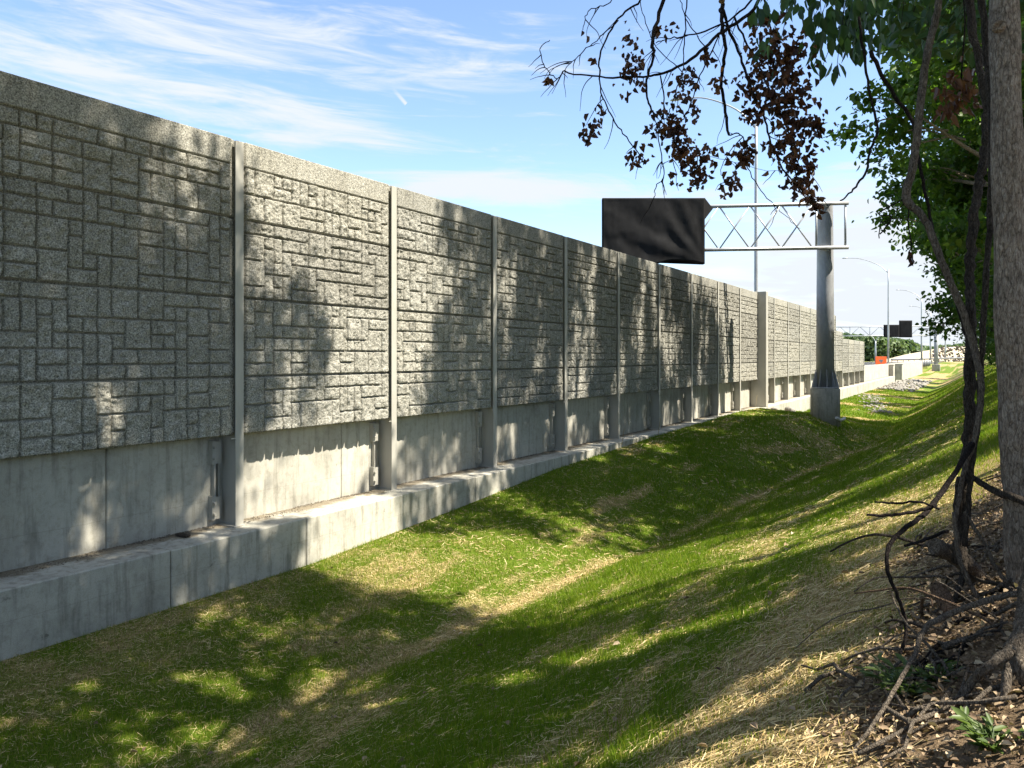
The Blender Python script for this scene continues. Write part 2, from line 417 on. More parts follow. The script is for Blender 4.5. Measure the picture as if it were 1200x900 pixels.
def leaf_shapes(C, T, N, size, wr, rnd_n=None, fold=.15):
    """diamond leaves: C centre base, T tip direction, N normal"""
    Bn = np.cross(T, N); Bn /= np.linalg.norm(Bn, axis=1)[:, None] + 1e-9
    Nn = np.cross(Bn, T)
    s = size[:, None]; w = s * wr / 2; lift = Nn * s * fold
    tip = C + T * s - Nn * s * fold * .4
    a1 = C + T * s * .28 + lift; a2 = C + T * s * .66 + lift * .8
    V = np.stack([C, a1 + Bn * w * .92, a2 + Bn * w * .78, tip, a2 - Bn * w * .78, a1 - Bn * w * .92], 1).reshape(-1, 3)
    o = (np.arange(len(C)) * 6)[:, None]
    return V, np.stack([o + np.array([0, 1, 2, 3]), o + np.array([0, 3, 4, 5])], 1).reshape(-1, 4)
def unit(n, rng=RNG):
    v = rng.normal(size=(n, 3)); return v / np.linalg.norm(v, axis=1)[:, None]
n = 75000
X = RNG.uniform(8.8, 12.3, n); s = RNG.uniform(1.2, 16, n); ok, z = in_view(X, s, 150)
ok &= (RNG.random(n) < litter_f(X, s)) ; X, s = X[ok], s[ok]; n = len(X)
C = np.stack([X, s, ground_z(X, s) + RNG.uniform(.0, .05, n)], -1)
T = unit(n); T[:, 2] *= .35; T /= np.linalg.norm(T, axis=1)[:, None]
N = unit(n) * .7; N[:, 2] += 1
V, Q = leaf_shapes(C, T, N, RNG.uniform(.01, .042, n), .62, fold=.22)
lo = mesh_np('leaf_litter', V, [Q], M['litter'], None, {'rnd': ('FACE', RNG.random(n))})
tag(lo, 'brown dead leaves and litter covering the wooded bank', 'leaf litter', kind='stuff')
# twigs lying in the litter
mb = MB()
for i in range(260):
    s_ = random.uniform(1.6, 10); x_ = random.uniform(8.95, 11.0)
    if random.random() > float(litter_f(np.array([x_]), np.array([s_]))[0]): continue
    a = random.uniform(0, 6.28); L = random.uniform(.1, .55); c = random.uniform(.004, .012)
    pts = []
    for k in range(5):
        t = k / 4 - .5; xx = x_ + math.cos(a) * L * t + random.uniform(-.02, .02); yy = s_ + math.sin(a) * L * t + random.uniform(-.02, .02)
        pts.append((xx, yy, gz(xx, yy) + .02 + random.uniform(0, .05)))
    mb.tube(pts, [c, c, c * .9, c * .7, c * .5], 5)
tag(mb.build('twig_litter', M['bark_grey']), 'small broken twigs strewn over the brown leaf litter', 'twigs', kind='stuff')
# fallen leaves dotted over the grass
n = 420; X = RNG.uniform(.7, 9.0, n); s = 2.5 + 24 * RNG.random(n) ** 1.5
C = np.stack([X, s, ground_z(X, s) + .035], -1); T = unit(n); T[:, 2] *= .4; N = unit(n) * .5; N[:, 2] += 1
V, Q = leaf_shapes(C, T, N, RNG.uniform(.03, .08, n), .6, fold=.25)
fo = mesh_np('fallen_leaves', V, [Q], M['litter'], None, {'rnd': ('FACE', np.clip(RNG.normal(.6, .3, n), 0, 1))})
tag(fo, 'scattered pale fallen leaves lying on the grass', 'leaves', kind='stuff')

# ------------------------------------------------------------------ noise wall
def blocks(ncol, nrow, rg):
    occ = -np.ones((nrow, ncol), int); out = []
    for r_ in range(nrow):
        for c_ in range(ncol):
            if occ[r_, c_] >= 0: continue
            opts = [(1, 1), (2, 1), (2, 1), (3, 1), (2, 1), (1, 1), (1, 2), (2, 2), (1, 2), (2, 2), (2, 2)]
            rg.shuffle(opts)
            for (w, h) in opts + [(1, 1)]:
                if c_ + w <= ncol and r_ + h <= nrow and (occ[r_:r_ + h, c_:c_ + w] < 0).all():
                    occ[r_:r_ + h, c_:c_ + w] = len(out); out.append((c_, r_, w, h)); break
    return occ, out
PW = 3.58
def panel_mesh(name, H, cap, seed, step=.0125):
    rg = random.Random(seed)
    nx_ = int(PW / step) + 1; nz_ = int(H / step) + 1
    y = np.linspace(0, PW, nx_); z = np.linspace(0, H, nz_)
    Y, Z = np.meshgrid(y, z, indexing='ij')
    mg = .10; Hf = H - cap; ncol = 18; nrow = max(1, round(Hf / .2033)); mw = (PW - 2 * mg) / ncol; mh = Hf / nrow
    occ, bl = blocks(ncol, nrow, rg)
    jx = (fbm(Y * 9, Z * 9, 3, seed) - .5) * .016; jz = (fbm(Y * 9 + 40, Z * 9, 3, seed + 1) - .5) * .014
    Yj = Y + jx; Zj = Z + jz
    ci = np.clip(((Yj - mg) / mw).astype(int), 0, ncol - 1); ri = np.clip((Zj / mh).astype(int), 0, nrow - 1)
    ids = occ[ri, ci]; B = np.array(bl, float)
    x0 = mg + B[ids, 0] * mw; x1 = x0 + B[ids, 2] * mw; z0 = B[ids, 1] * mh; z1 = z0 + B[ids, 3] * mh
    d = np.minimum(np.minimum(Yj - x0, x1 - Yj), np.minimum(Zj - z0, z1 - Zj))
    hb = np.array([rg.uniform(-.004, .012) for _ in bl])[ids]
    tx = np.array([rg.uniform(-.03, .03) for _ in bl])[ids]; tz = np.array([rg.uniform(-.04, .04) for _ in bl])[ids]
    sd = np.array([rg.uniform(0, 90) for _ in bl])[ids]
    rock = (fbm(Y * 12 + sd, Z * 12 + sd * .7, 5, seed + 2) - .5) * .062
    crag = np.abs(fbm(Y * 26 + sd, Z * 26 - sd, 3, seed + 5) - .5) * .05
    h = hb + tx * (Yj - (x0 + x1) / 2) + tz * (Zj - (z0 + z1) / 2) + rock - crag + .006
    h = -.075 + (h + .075) * sst(.003, .0185, d)
    if cap:
        inc = Z > Hf
        hc = .004 + (fbm(Y * 30, Z * 30, 3, seed + 4) - .5) * .008
        dc = np.minimum(Z - Hf, H - Z)
        hc = -.035 + (hc + .035) * sst(.0, .02, dc)
        h = np.where(inc, hc, h)
    dm = np.minimum(Y, PW - Y)
    strip = -.042 + (fbm(Y * 40, Z * 40, 3, seed + 3) - .5) * .012
    h = np.where(dm < mg, strip, h)
    dv = np.minimum(Z, H - Z); h = np.where(dv < .018, np.minimum(h, -.09), h)
    V = np.stack([h - .03, Y, Z], -1).reshape(-1, 3)
    I = np.arange(nx_ * nz_).reshape(nx_, nz_)
    q = np.stack([I[:-1, :-1], I[1:, :-1], I[1:, 1:], I[:-1, 1:]], -1).reshape(-1, 4)
    ring = np.concatenate([I[:, 0], I[-1, 1:], I[-2::-1, -1], I[0, -2:0:-1]])
    Vb = V[ring].copy(); Vb[:, 0] = -.24; b0 = len(V); m = len(ring); k = np.arange(m)
    sk = np.stack([ring, b0 + k, b0 + (k + 1) % m, ring[(k + 1) % m]], -1)
    cs = [b0, b0 + nx_ - 1, b0 + nx_ + nz_ - 2, b0 + 2 * nx_ + nz_ - 3]
    back = np.array([[cs[0], cs[3], cs[2], cs[1]]])
    o = mesh_np(name, np.concatenate([V, Vb]), [q, sk, back], M['panel'])
    COL.objects.unlink(o)
    return o.data
HB, HS, HC = .90, 1.22, 1.22
PM = [{'base': panel_mesh('base_panel', HB, 0, 10 + k), 'a': panel_mesh('stone_panel', HS, 0, 30 + k), 'b': panel_mesh('stone_panel', HS, 0, 50 + k),
       'cap': panel_mesh('coping_panel', HC, .41, 70 + k)} for k in range(6)]
wall = empty('noise_wall', (0, 40, 0))
tag(wall, 'long grey stone-patterned precast noise wall with steel posts along the swale', 'wall', None, 'thing')
def put(name, me, y, z, sz=1.0):
    o = bpy.data.objects.new(name, me); link(o, wall)
    o.location = (0, y - 40, z); o.scale.z = sz; return o
S0, PITCH = 7.93, 3.66
def post_mesh(top, zb=0.0):
    m = MB(); m.box(-.016, 0, -.075, .075, zb, top); m.box(-.394, -.016, -.008, .008, zb, top - .02); m.box(-.40, -.394, -.075, .075, zb, top - .02)
    m.box(-.016, -.004, -.15, -.075, 1.345, 1.36)
    m.box(-.38, .02, -.12, .12, zb - .001, zb + .016)
    return m
def bracket_mesh():
    m = MB(); m.box(-.392, -.33, -.21, -.175, .12, 1.30); m.box(-.39, -.345, -.12, -.10, .2, 1.3)
    for z0 in (.10, .95):
        m.box(-.396, -.30, -.26, -.212, z0, z0 + .36); m.box(-.31, -.298, -.262, -.10, z0 + .01, z0 + .35)
        for dz in (.09, .26):
            m.tube([(-.30, -.235, z0 + dz), (-.255, -.235, z0 + dz)], .022, 6)
    return m
pm_full = post_mesh(5.9).build('post', M['post']); pm_mid = post_mesh(4.7).build('post', M['post']); pm_low = post_mesh(4.1, -.02).build('post', M['post'])
br = bracket_mesh().build('bracket', M['post'])
for o in (pm_full, pm_mid, pm_low, br): COL.objects.unlink(o)
ZB = 1.39
for k in range(-4, 22):
    y = S0 + PITCH * k; v = PM[(k * 5 + 3) % 6]; v2 = PM[(k * 7 + 1 + k // 3) % 6]
    top = pm_full if k <= 16 else (pm_mid if k == 17 else pm_low)
    if k != 9:
        p = put('post', top.data, y, 0)
        b = bpy.data.objects.new('bracket', br.data); link(b, p)
    if k == 21: break
    py = y + .04
    if k < 16:
        put('base_panel', v['base'], py, ZB); put('stone_panel', v2['a'], py, ZB + HB); put('stone_panel', v['b'], py, ZB + HB + HS); put('coping_panel', v2['cap'], py, ZB + HB + 2 * HS)
    elif k == 16:
        put('base_panel', v['base'], py, ZB); put('stone_panel', v2['a'], py, ZB + HB); put('coping_panel', v2['cap'], py, ZB + HB + HS)
    else:
        put('base_panel', v['base'], py, ZB - .2, .51 / HB); put('stone_panel', v2['a'], py, ZB - .2 + .51); put('coping_panel', v2['cap'], py, ZB - .2 + .51 + HS)
yk = S0 + PITCH * 9
mb = MB(); mb.box(-.39, .42, yk - .22 - 40, yk + .22 - 40, .002, 5.98, .015)
pil = mb.build('pilaster', M['post'], wall)

# barrier and ledge
mb = MB(); y = 6.06 - 4.5 * 5
while y < 190:
    mb.box(-.9, -.4, y + .006, y + 4.494, -1.3, 1.62, .012); y += 4.5
tag(mb.build('concrete_barrier', M['barrier']), 'smooth pale concrete barrier standing behind the foot of the noise wall', 'barrier')
mb = MB(); y = 6.46 - 2.44 * 6; i = 0
while y < 113:
    dz = random.uniform(-.006, .006)
    mb.box(-.396, .43 + random.uniform(-.006, .006), y + .006, y + 2.434, -1.3, dz, .014); y += 2.44
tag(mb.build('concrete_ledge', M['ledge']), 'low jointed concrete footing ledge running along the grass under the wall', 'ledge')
# gravel in the angle of ledge and barrier
def rocks(cs, rs, name, mat, parent=None):
    import bmesh
    bm = bmesh.new(); bmesh.ops.create_icosphere(bm, subdivisions=1, radius=1)
    bv = np.array([v.co[:] for v in bm.verts]); bf = np.array([[v.index for v in f.verts] for f in bm.faces]); bm.free()
    n = len(cs); sc = RNG.uniform(.6, 1.2, (n, 1, 3)) * np.array(rs)[:, None, None]
    a = RNG.uniform(0, 6.28, n); ca, sa = np.cos(a), np.sin(a)
    vv = bv[None] * sc * RNG.uniform(.72, 1.2, (n, len(bv), 1)); vv[..., 2] *= .7
    x = vv[..., 0] * ca[:, None] - vv[..., 1] * sa[:, None]; y = vv[..., 0] * sa[:, None] + vv[..., 1] * ca[:, None]
    V = np.stack([x, y, vv[..., 2]], -1) + np.array(cs)[:, None, :]
    Fc = (bf[None] + (np.arange(n) * len(bv))[:, None, None]).reshape(-1, 3)
    return mesh_np(name, V.reshape(-1, 3), [Fc], mat, parent)
n = 7000; s = RNG.uniform(2.5, 40, n); x = -.385 + np.abs(RNG.normal(0, .06, n)) + (fbm(s * 1.3, s * 0, 3, 6) > .55) * RNG.random(n) * .25
tag(rocks(np.stack([x, s, np.full(n, .006)], -1), RNG.uniform(.003, .013, n), 'gravel', M['litter_soil']), 'loose gravel and dirt lying on the concrete ledge', 'gravel', kind='stuff')
cs = [(-.12, 7.35, .012)]
mb = MB(); mb.box(-.26, -.02, 7.0, 7.09, .006, .04, .006)
tag(mb.build('wood_offcut', M['bark_dark']), 'short dark wood offcut left lying on the concrete ledge', 'offcut')
# rubble by the pilaster
for i, (x, y, r, lb) in enumerate(((.9, 40.2, .26, 'pale broken concrete chunk beside the column, nearer the pilaster'), (1.5, 41.0, .34, 'large pale broken concrete chunk beside the gantry column'))):
    o = rocks([(0, 0, 0)], [r], 'concrete_chunk', M['rock']); o.location = (x, y, gz(x, y) + r * .35); tag(o, lb, 'rubble', 'broken concrete chunks by the pilaster')
# riprap
n = 260; t = RNG.random(n); s = 54 + 24 * t; x = 1.4 + 3.0 * (1 - t) + RNG.normal(0, .45, n)
cs = np.stack([x, s, ground_z(x, s) + .03], -1)
n2 = 420; s2 = RNG.uniform(88, 128, n2); x2 = RNG.uniform(.8, 4.4, n2) - .2
cs2 = np.stack([x2, s2, ground_z(x2, s2) + .05 + .12 * np.exp(-((x2 - 2.2) / 1.3) ** 2)], -1)
tag(rocks(np.concatenate([cs, cs2]), np.concatenate([RNG.uniform(.05, .15, n), RNG.uniform(.12, .28, n2)]), 'riprap', M['rock']), 'pale riprap stones tipped along the far swale', 'riprap', kind='stuff')

# ------------------------------------------------------------------ gantry with covered sign
CB = P(967, 490, 34.2); cx, cy = CB.x, CB.y
gdir = Vector((-.99 * CY - .13 * SY, -.99 * SY + .13 * CY, 0)).normalized()
gper = Vector((-gdir.y, gdir.x, 0))
if gper.dot(Vector((CAM.x - cx, CAM.y - cy, 0))) < 0: gper = -gper
zt, zb_ = CAM.z + 177 / 900 * 34.2, CAM.z + 126 / 900 * 34.2
gr = empty('sign_gantry', (cx, cy, 0))
tag(gr, 'tall grey overhead sign gantry with lattice arm on a round concrete base', 'gantry')
zg = gz(cx, cy)
def rel(p): return Vector(p) - Vector((cx, cy, 0))
ptop = CAM.z + (HZ - 455) / 900 * 34.2
MB().lathe([(.62, zg - .5), (.62, ptop - .03), (.59, ptop)], 0, 0, 28).build('pedestal', M['pedestal'], gr)
MB().lathe([(.385, ptop + .03), (.365, ptop + 4), (.335, zt - .05), (.335, zt + .12)], 0, 0, 24).build('column', M['col'], gr)
m = MB(); m.lathe([(.58, ptop + .002), (.58, ptop + .06)], 0, 0, 24); m.build('base_plate', M['col'], gr)
for k in range(10):
    a = k * math.pi / 5; c, s_ = math.cos(a), math.sin(a); w = .014
    pr = [(.385, ptop + .06), (.57, ptop + .06), (.55, ptop + .18), (.395, ptop + .85)]
    vs = [(r_ * c - sg * w * s_, r_ * s_ + sg * w * c, z_) for sg in (-1, 1) for r_, z_ in pr]
    MB().add(vs, [(3, 2, 1, 0), (4, 5, 6, 7), (0, 1, 5, 4), (1, 2, 6, 5), (2, 3, 7, 6), (3, 0, 4, 7)]).build('stiffener', M['col'], gr)
off = gper * .47
def gp(t, z): return gdir * t + off + Vector((0, 0, z))
LEN = 9.4
MB().tube([gp(-.85, zt), gp(LEN, zt)], .085, 12).build('top_chord', M['galv'], gr)
MB().tube([gp(-.85, zb_), gp(LEN, zb_)], .085, 12).build('bottom_chord', M['galv'], gr)
t = .65; dtt = 1.34
while t < LEN - dtt:
    MB().tube([gp(t, zb_), gp(t + dtt, zt)], .033, 8).build('brace', M['galv'], gr)
    MB().tube([gp(t, zt) + gper * .04, gp(t + dtt, zb_) + gper * .04], .033, 8).build('brace', M['galv'], gr)
    t += dtt
for t in (-.72, .5):
    MB().tube([gp(t, zb_), gp(t, zt)], .05, 8).build('upright', M['galv'], gr)
for z in (zt, zb_):
    MB().tube([off * 0 + Vector((0, 0, z - .02)), off + Vector((0, 0, z - .02))], .12, 10).build('saddle', M['galv'], gr)
m = MB(); m.tube(spline([(.5, -.45, zg + .18), (.68, -.1, zg + .04), (.75, .2, zg + .12), (.6, .5, zg + .02)], 5, .02), [.06] * 16, 7, wob=.3)
m.build('silt_sock', M['white'], gr)

def cover(name, u0, u1, v0, v1, z, seed, parent, origin, steps=(70, 46), thick=.35, bag=True):
    """fabric bag over a sign: front cloth with folds, wrapped sides"""
    A = P(u0, v0, z); Bp = P(u1, v0, z * (1 - .003)); W = (Bp - A).length; H = (v1 - v0) / 900 * z
    ex = (Bp - A).normalized(); ez = Vector((0, 0, 1)); en = ex.cross(ez)
    if en.dot(CAM - A) < 0: en = -en
    nx_, nz_ = steps
    X, Z = np.meshgrid(np.linspace(0, 1, nx_), np.linspace(0, 1, nz_), indexing='ij')
    x = X * W; zz = Z * H
    h = np.zeros_like(x)
    if bag:
        ang = (np.sqrt((x - W * .98) ** 2 + (zz - .0) ** 2)); an2 = np.arctan2(zz + .2, W - x + .25)
        h += .05 * np.sin(an2 * 16 + fbm(x, zz, 3, seed) * 4) * sst(.2, 2.0, ang) * sst(0, .9, 1 - Z * .5)
        h += .045 * np.sin(np.hypot(x + .3, (H * .05 - zz)) * 4.2 + fbm(x * .8, zz * .8, 2, seed + 1) * 5) * (1 - Z) * .8
        h += .06 * (fbm(x * 1.2, zz * .9, 4, seed + 2) - .5)
    edge = np.minimum(np.minimum(X, 1 - X) * W, np.minimum(1 - Z, 1) * H + .1)
    h = .65 * h * sst(0, .25, edge)
    dropz = np.where(Z <= 0, 1, 0)
    zlow = (.10 * np.sin(X * 9 + 1) + .10 * (fbm(X * 6, X * 0, 3, seed) - .5)) * (1 - Z) ** 3 * (1 if bag else 0)
    base = np.array(A - origin)
    P3 = base + x[..., None] * np.array(ex) + (zz - H + zlow)[..., None] * np.array(ez) + h[..., None] * np.array(en)
    V = P3.reshape(-1, 3); I = np.arange(nx_ * nz_).reshape(nx_, nz_)
    q = np.stack([I[:-1, :-1], I[1:, :-1], I[1:, 1:], I[:-1, 1:]], -1).reshape(-1, 4)
    ring = np.concatenate([I[:, 0], I[-1, 1:], I[-2::-1, -1], I[0, -2:0:-1]]); m = len(ring); k = np.arange(m)
    Vb = V[ring] - np.array(en) * (thick + h.reshape(-1)[ring][:, None] * 0); b0 = len(V)
    sk = np.stack([ring, b0 + k, b0 + (k + 1) % m, ring[(k + 1) % m]], -1)
    cs = [b0, b0 + nx_ - 1, b0 + nx_ + nz_ - 2, b0 + 2 * nx_ + nz_ - 3]
    return mesh_np(name, np.concatenate([V, Vb]), [q, sk, np.array([[cs[0], cs[3], cs[2], cs[1]]])], M['black'], parent, None, True), ex, en, W, H
so_ = empty('covered_sign', (cx, cy, 0)); tag(so_, 'large highway sign wrapped in wrinkled black fabric above the wall top', 'sign')
cv, ex, en, W_, H_ = cover('fabric_cover', 706, 826, 232, 307, 34.0, 3, so_, Vector((cx, cy, 0)))
A = P(826, 232, 33.9) - Vector((cx, cy, 0))
tri = [A, A + ex * .42 - en * .25 + Vector((0, 0, -.42)), A - en * .05 + Vector((0, 0, -.95)), A - en * .28, A + ex * .40 - en * .33 + Vector((0, 0, -.42)), A - en * .3 + Vector((0, 0, -.95))]
MB().add(tri, [(0, 2, 1), (3, 4, 5), (0, 1, 4, 3), (1, 2, 5, 4), (0, 3, 5, 2)]).build('loose_flap', M['black'], so_)
Cc = P(770, 270, 34.3) - Vector((cx, cy, 0))
m = MB()
for dx in (-1.6, 0, 1.6):
    q0 = Cc + ex * dx
    MB().tube([q0 - en * .12 + Vector((0, 0, -1.3)), q0 - en * .12 + Vector((0, 0, 1.25))], .05, 6).build('hanger', M['galv'], so_)

# distant gantry
Z2 = 172
g2o = P(1097, 428, Z2); g2 = empty('sign_gantry', (g2o.x, g2o.y, 0)); O2 = Vector((g2o.x, g2o.y, 0))
tag(g2, 'far overhead sign gantry of thin lattice crossing the highway behind the wall end', 'gantry')
za, zb2 = CAM.z + 36 / 900 * Z2, CAM.z + 25 / 900 * Z2
e1 = (P(981, 400, Z2 + 6) - P(1097, 400, Z2)); e1.z = 0; L2 = e1.length + 12; e1.normalize()
def g2p(t, z): return e1 * t + Vector((0, 0, z))
MB().tube([(0, 0, -.5), (0, 0, za + .4)], .42, 12).build('column', M['col'], g2)
MB().tube([g2p(L2, 0), g2p(L2, za)], .4, 10).build('column', M['col'], g2)
for z in (za, zb2): MB().tube([g2p(0, z), g2p(L2, z)], .11, 8).build('chord', M['galv'], g2)
t = 1.0; kk = 0
while t < L2 - 2:
    MB().tube([g2p(t, zb2), g2p(t + 2.1, za)] if kk % 2 == 0 else [g2p(t, za), g2p(t + 2.1, zb2)], .06, 6).build('brace', M['galv'], g2)
    if kk % 2 == 0: MB().tube([g2p(t, zb2), g2p(t, za)], .07, 6).build('upright', M['galv'], g2)
    t += 2.1; kk += 1
MB().box(-.8, .8, -.8, .8, -1.0, .9, .05).build('pedestal', M['pedestal'], g2)
s2 = empty('covered_sign', (g2o.x, g2o.y, 0)); tag(s2, 'far black-covered sign of two joined panels on the distant gantry', 'sign')
cover('left_cover', 1036, 1054, 380.5, 395, Z2 - 1, 5, s2, O2, (12, 10), .4, False)
cover('right_cover', 1054.1, 1069, 375.5, 395.3, Z2 - 1, 6, s2, O2, (12, 12), .4, False)
f0 = P(1098, 380, Z2 - 1.2)
V = []; nn = 8
for i in range(nn):
    for j in range(5):
        tt = i / (nn - 1); V.append((f0.x + tt * 1.7 * CY, f0.y + tt * 1.7 * SY + .25 * math.sin(tt * 7 + j), f0.z - j * .5 * (1 - .3 * tt) + .8 * tt - .6 + .3 * math.sin(tt * 9)))
fl = MB(); fl.add(V, [(i * 5 + j, i * 5 + j + 1, i * 5 + j + 6, i * 5 + j + 5) for i in range(nn - 1) for j in range(4)], True)
fo_ = fl.build('black_tarp', M['black']); tag(fo_, 'ragged black tarp flapping from the far gantry column', 'tarp')
md = fo_.modifiers.new('t', 'SOLIDIFY'); md.thickness = .06

# ------------------------------------------------------------------ light poles
def light_pole(u, D, base_z, label, arm=4.6, H=None, double=False):
    z = 900 * D * (1 / CY) / (VPX - u); p = P(u, 400, z); top = H
    o = empty('light_pole', (p.x, p.y, 0)); tag(o, label, 'light pole', 'light poles along the highway')
    w = max(1, z / 110)
    MB().tube([(0, 0, base_z), (0, 0, base_z + 4), (0, 0, top - 2), (0, 0, top)], [.13 * w, .12 * w, .085 * w, .08 * w], 12).build('pole', M['galv'], o)
    for sg in ((-1, 1) if double else (-1,)):
        pts = spline([(0, 0, top - .5), (sg * arm * .25, 0, top + .75), (sg * arm * .65, 0, top + 1.7), (sg * arm, 0, top + 1.95)], 5)
        MB().tube(pts, [.034 * w + .02 * (1 - i / len(pts)) for i in range(len(pts))], 8).build('arm', M['galv'], o)
        a = sg * arm
        h = MB().lathe([(.03, -.06), (.16, -.05), (.2, 0), (.12, .09), (.03, .12)], 0, 0, 10).build('lamp_head', M['galv'], o)
        h.location = (a + sg * .25, 0, top + 1.95); h.scale = (2.1, 1, 1)
    MB().box(-.35, .35, -.3, .3, base_z - 1.0, base_z, .03).build('pedestal', M['barrier'], o)
    return o
light_pole(886, 10.65, 1.3, 'tall grey light pole rising behind the wall top left of the gantry column', 4.4, 16.0)
light_pole(1041, 10.6, 1.7, 'far light pole on the barrier just past the end of the noise wall', 5.4, 14.9)
light_pole(1080, 10.6, 1.7, 'third light pole away, standing between covered sign and far gantry column', 4.6, 16.0)
light_pole(1090.5, 10.6, 1.7, 'thin very distant light pole just left of the far gantry column', 4.6, 14.5)
light_pole(1026, 30, .6, 'double-armed far light pole behind the orange sign', 1.9, 8.0, True)
light_pole(1108, 10.6, 1.2, 'most distant light pole at the edge of the tree foliage', 5, 12.5)

# far end pieces
for (u, v0, v1, w, D, lb) in ((1043, 428, 442, .9, 9.95, 'square concrete pier at the light pole past the wall end'), (1051, 427, 441, 1.5, 9.9, 'wider concrete pier next beyond the light pole')):
    z = 900 * D / CY / (VPX - u); p = P(u, v0, z); m = MB(); hh = (v1 - v0) / 900 * z
    m.box(-w / 2, w / 2, -w / 2, w / 2, -hh - .5, 0, .04); m.box(-w / 2 - .06, w / 2 + .06, -w / 2 - .06, w / 2 + .06, -.02, .12, .03)
    o = m.build('concrete_pier', M['barrier']); o.location = p; tag(o, lb, 'pier', 'concrete piers along the barrier')
# orange sign
o_ = P(1032.5, 423, 118); og = empty('roadwork_sign', (o_.x, o_.y, .6)); og.rotation_euler.z = YAW
tag(og, 'orange roadwork sign board standing behind the barrier past the wall', 'sign')
MB().box(-.86, .86, -.02, .02, o_.z - .6 - .68, o_.z - .6 + .68, .01).build('sign_board', M['orange'], og)
m = MB()
for (x0, x1, z0, z1) in ((-.32, .32, .02, .2), (-.2, .2, -.14, .02), (-.08, .08, -.3, -.14)):
    m.box(x0, x1, -.026, -.021, o_.z - .6 + z0, o_.z - .6 + z1)
m.build('symbol', M['dark_steel'], og)
for sx in (-.6, .6): MB().box(sx - .05, sx + .05, .022, .1, 0, o_.z - .6 + .6).build('leg', M['galv'], og)
# mesh fence
A = P(1060, 426, 135); B = P(1090, 423, 190); fe = empty('mesh_fence', (A.x, A.y, 0)); tag(fe, 'grey wire mesh fence panel run beyond the concrete piers', 'fence')
dv = Vector((B.x - A.x, B.y - A.y, 0)); m = MB()
for k in range(13):
    q0 = dv * (k / 12); MB().tube([q0 + Vector((0, 0, .2)), q0 + Vector((0, 0, 1.75))], .09, 6).build('post', M['galv'], fe)
for k in range(7): m.tube([Vector((0, 0, .4 + k * .21)), dv + Vector((0, 0, .4 + k * .21))], .028, 5)
for k in range(120): q0 = dv * (k / 119); m.tube([q0 + Vector((.03, 0, .4)), q0 + Vector((.03, 0, 1.66))], .025, 4)
m.build('mesh_panel', M['dark_steel'], fe)

# ------------------------------------------------------------------ highway and far land
m = MB(); m.add([(-26, -60, .62), (-.95, -60, .62), (-.95, 330, .62), (-26, 330, .62)], [(0, 1, 2, 3)])
tag(m.build('road', M['asphalt']), 'grey asphalt highway running behind the noise wall', 'road', kind='structure')
m = MB()
for x in (-1.7, -12.9, -25): m.box(x - .07, x + .07, -60, 330, .624, .626)
for x in (-5.4, -9.1, -16.7, -20.4):
    for k in range(32): m.box(x - .06, x + .06, -50 + 12 * k, -47 + 12 * k, .624, .626)
tag(m.build('lane_markings', M['line']), 'white painted lane lines on the highway', 'lane markings', kind='structure')
# ramp embankment
ca = P(1030, 418, 270); cb = P(1135, 418, 330)
na, nb = 60, 16; V = []
for i in range(na):
    t = i / (na - 1); base = ca.lerp(cb, t * 1.5 - .1); top = np.interp(t, [0, .2, .5, 1], [.3, 3.0, 6.2, 8.0])
    for j in range(nb):
        w = j / (nb - 1); y = w * 60; h = top * float(sst(0, .38, w)) + .4
        V.append((base.x, base.y + y, h + random.uniform(-.1, .1)))
em = MB(); em.add(V, [(i * nb + j, (i + 1) * nb + j, (i + 1) * nb + j + 1, i * nb + j + 1) for i in range(na - 1) for j in range(nb - 1)], True)
tag(em.build('embankment', M['tan']), 'pale bare earth ramp embankment far down the highway', 'embankment', kind='structure')
n = 500; t = RNG.uniform(.42, 1.2, n); w = RNG.random(n); bx = ca.x + (cb.x - ca.x) * (t * 1.5 - .1); by = ca.y + (cb.y - ca.y) * (t * 1.5 - .1) + w * 20
bz = .4 + np.interp(t, [0, .2, .5, 1], [.3, 3.0, 6.2, 8.0]) * sst(0, .38, w * 20 / 60)
rk = rocks(np.stack([bx, by, bz + .15], -1), RNG.uniform(.25, .8, n), 'slope_stones', M['bark_dark']); tag(rk, 'dark stones scattered on the far pale embankment', 'stones', kind='stuff')
gl = empty('guard_rail', (ca.x, ca.y, 0)); tag(gl, 'dark guard rail line along the foot of the far embankment', 'guard rail')
e = Vector((cb.x - ca.x, cb.y - ca.y, 0)) * 1.3; st = e * .1
m = MB(); m.tube([st + Vector((0, -4, 1.5)), e + Vector((0, -4, 2.4))], .32, 8); m.build('rail', M['dark_steel'], gl)
for k in range(22):
    q0 = st.lerp(e, k / 21); MB().box(q0.x - .1, q0.x + .1, q0.y - 3.6, q0.y - 3.4, -.2, 1.5 + .9 * k / 21).build('post', M['dark_steel'], gl)

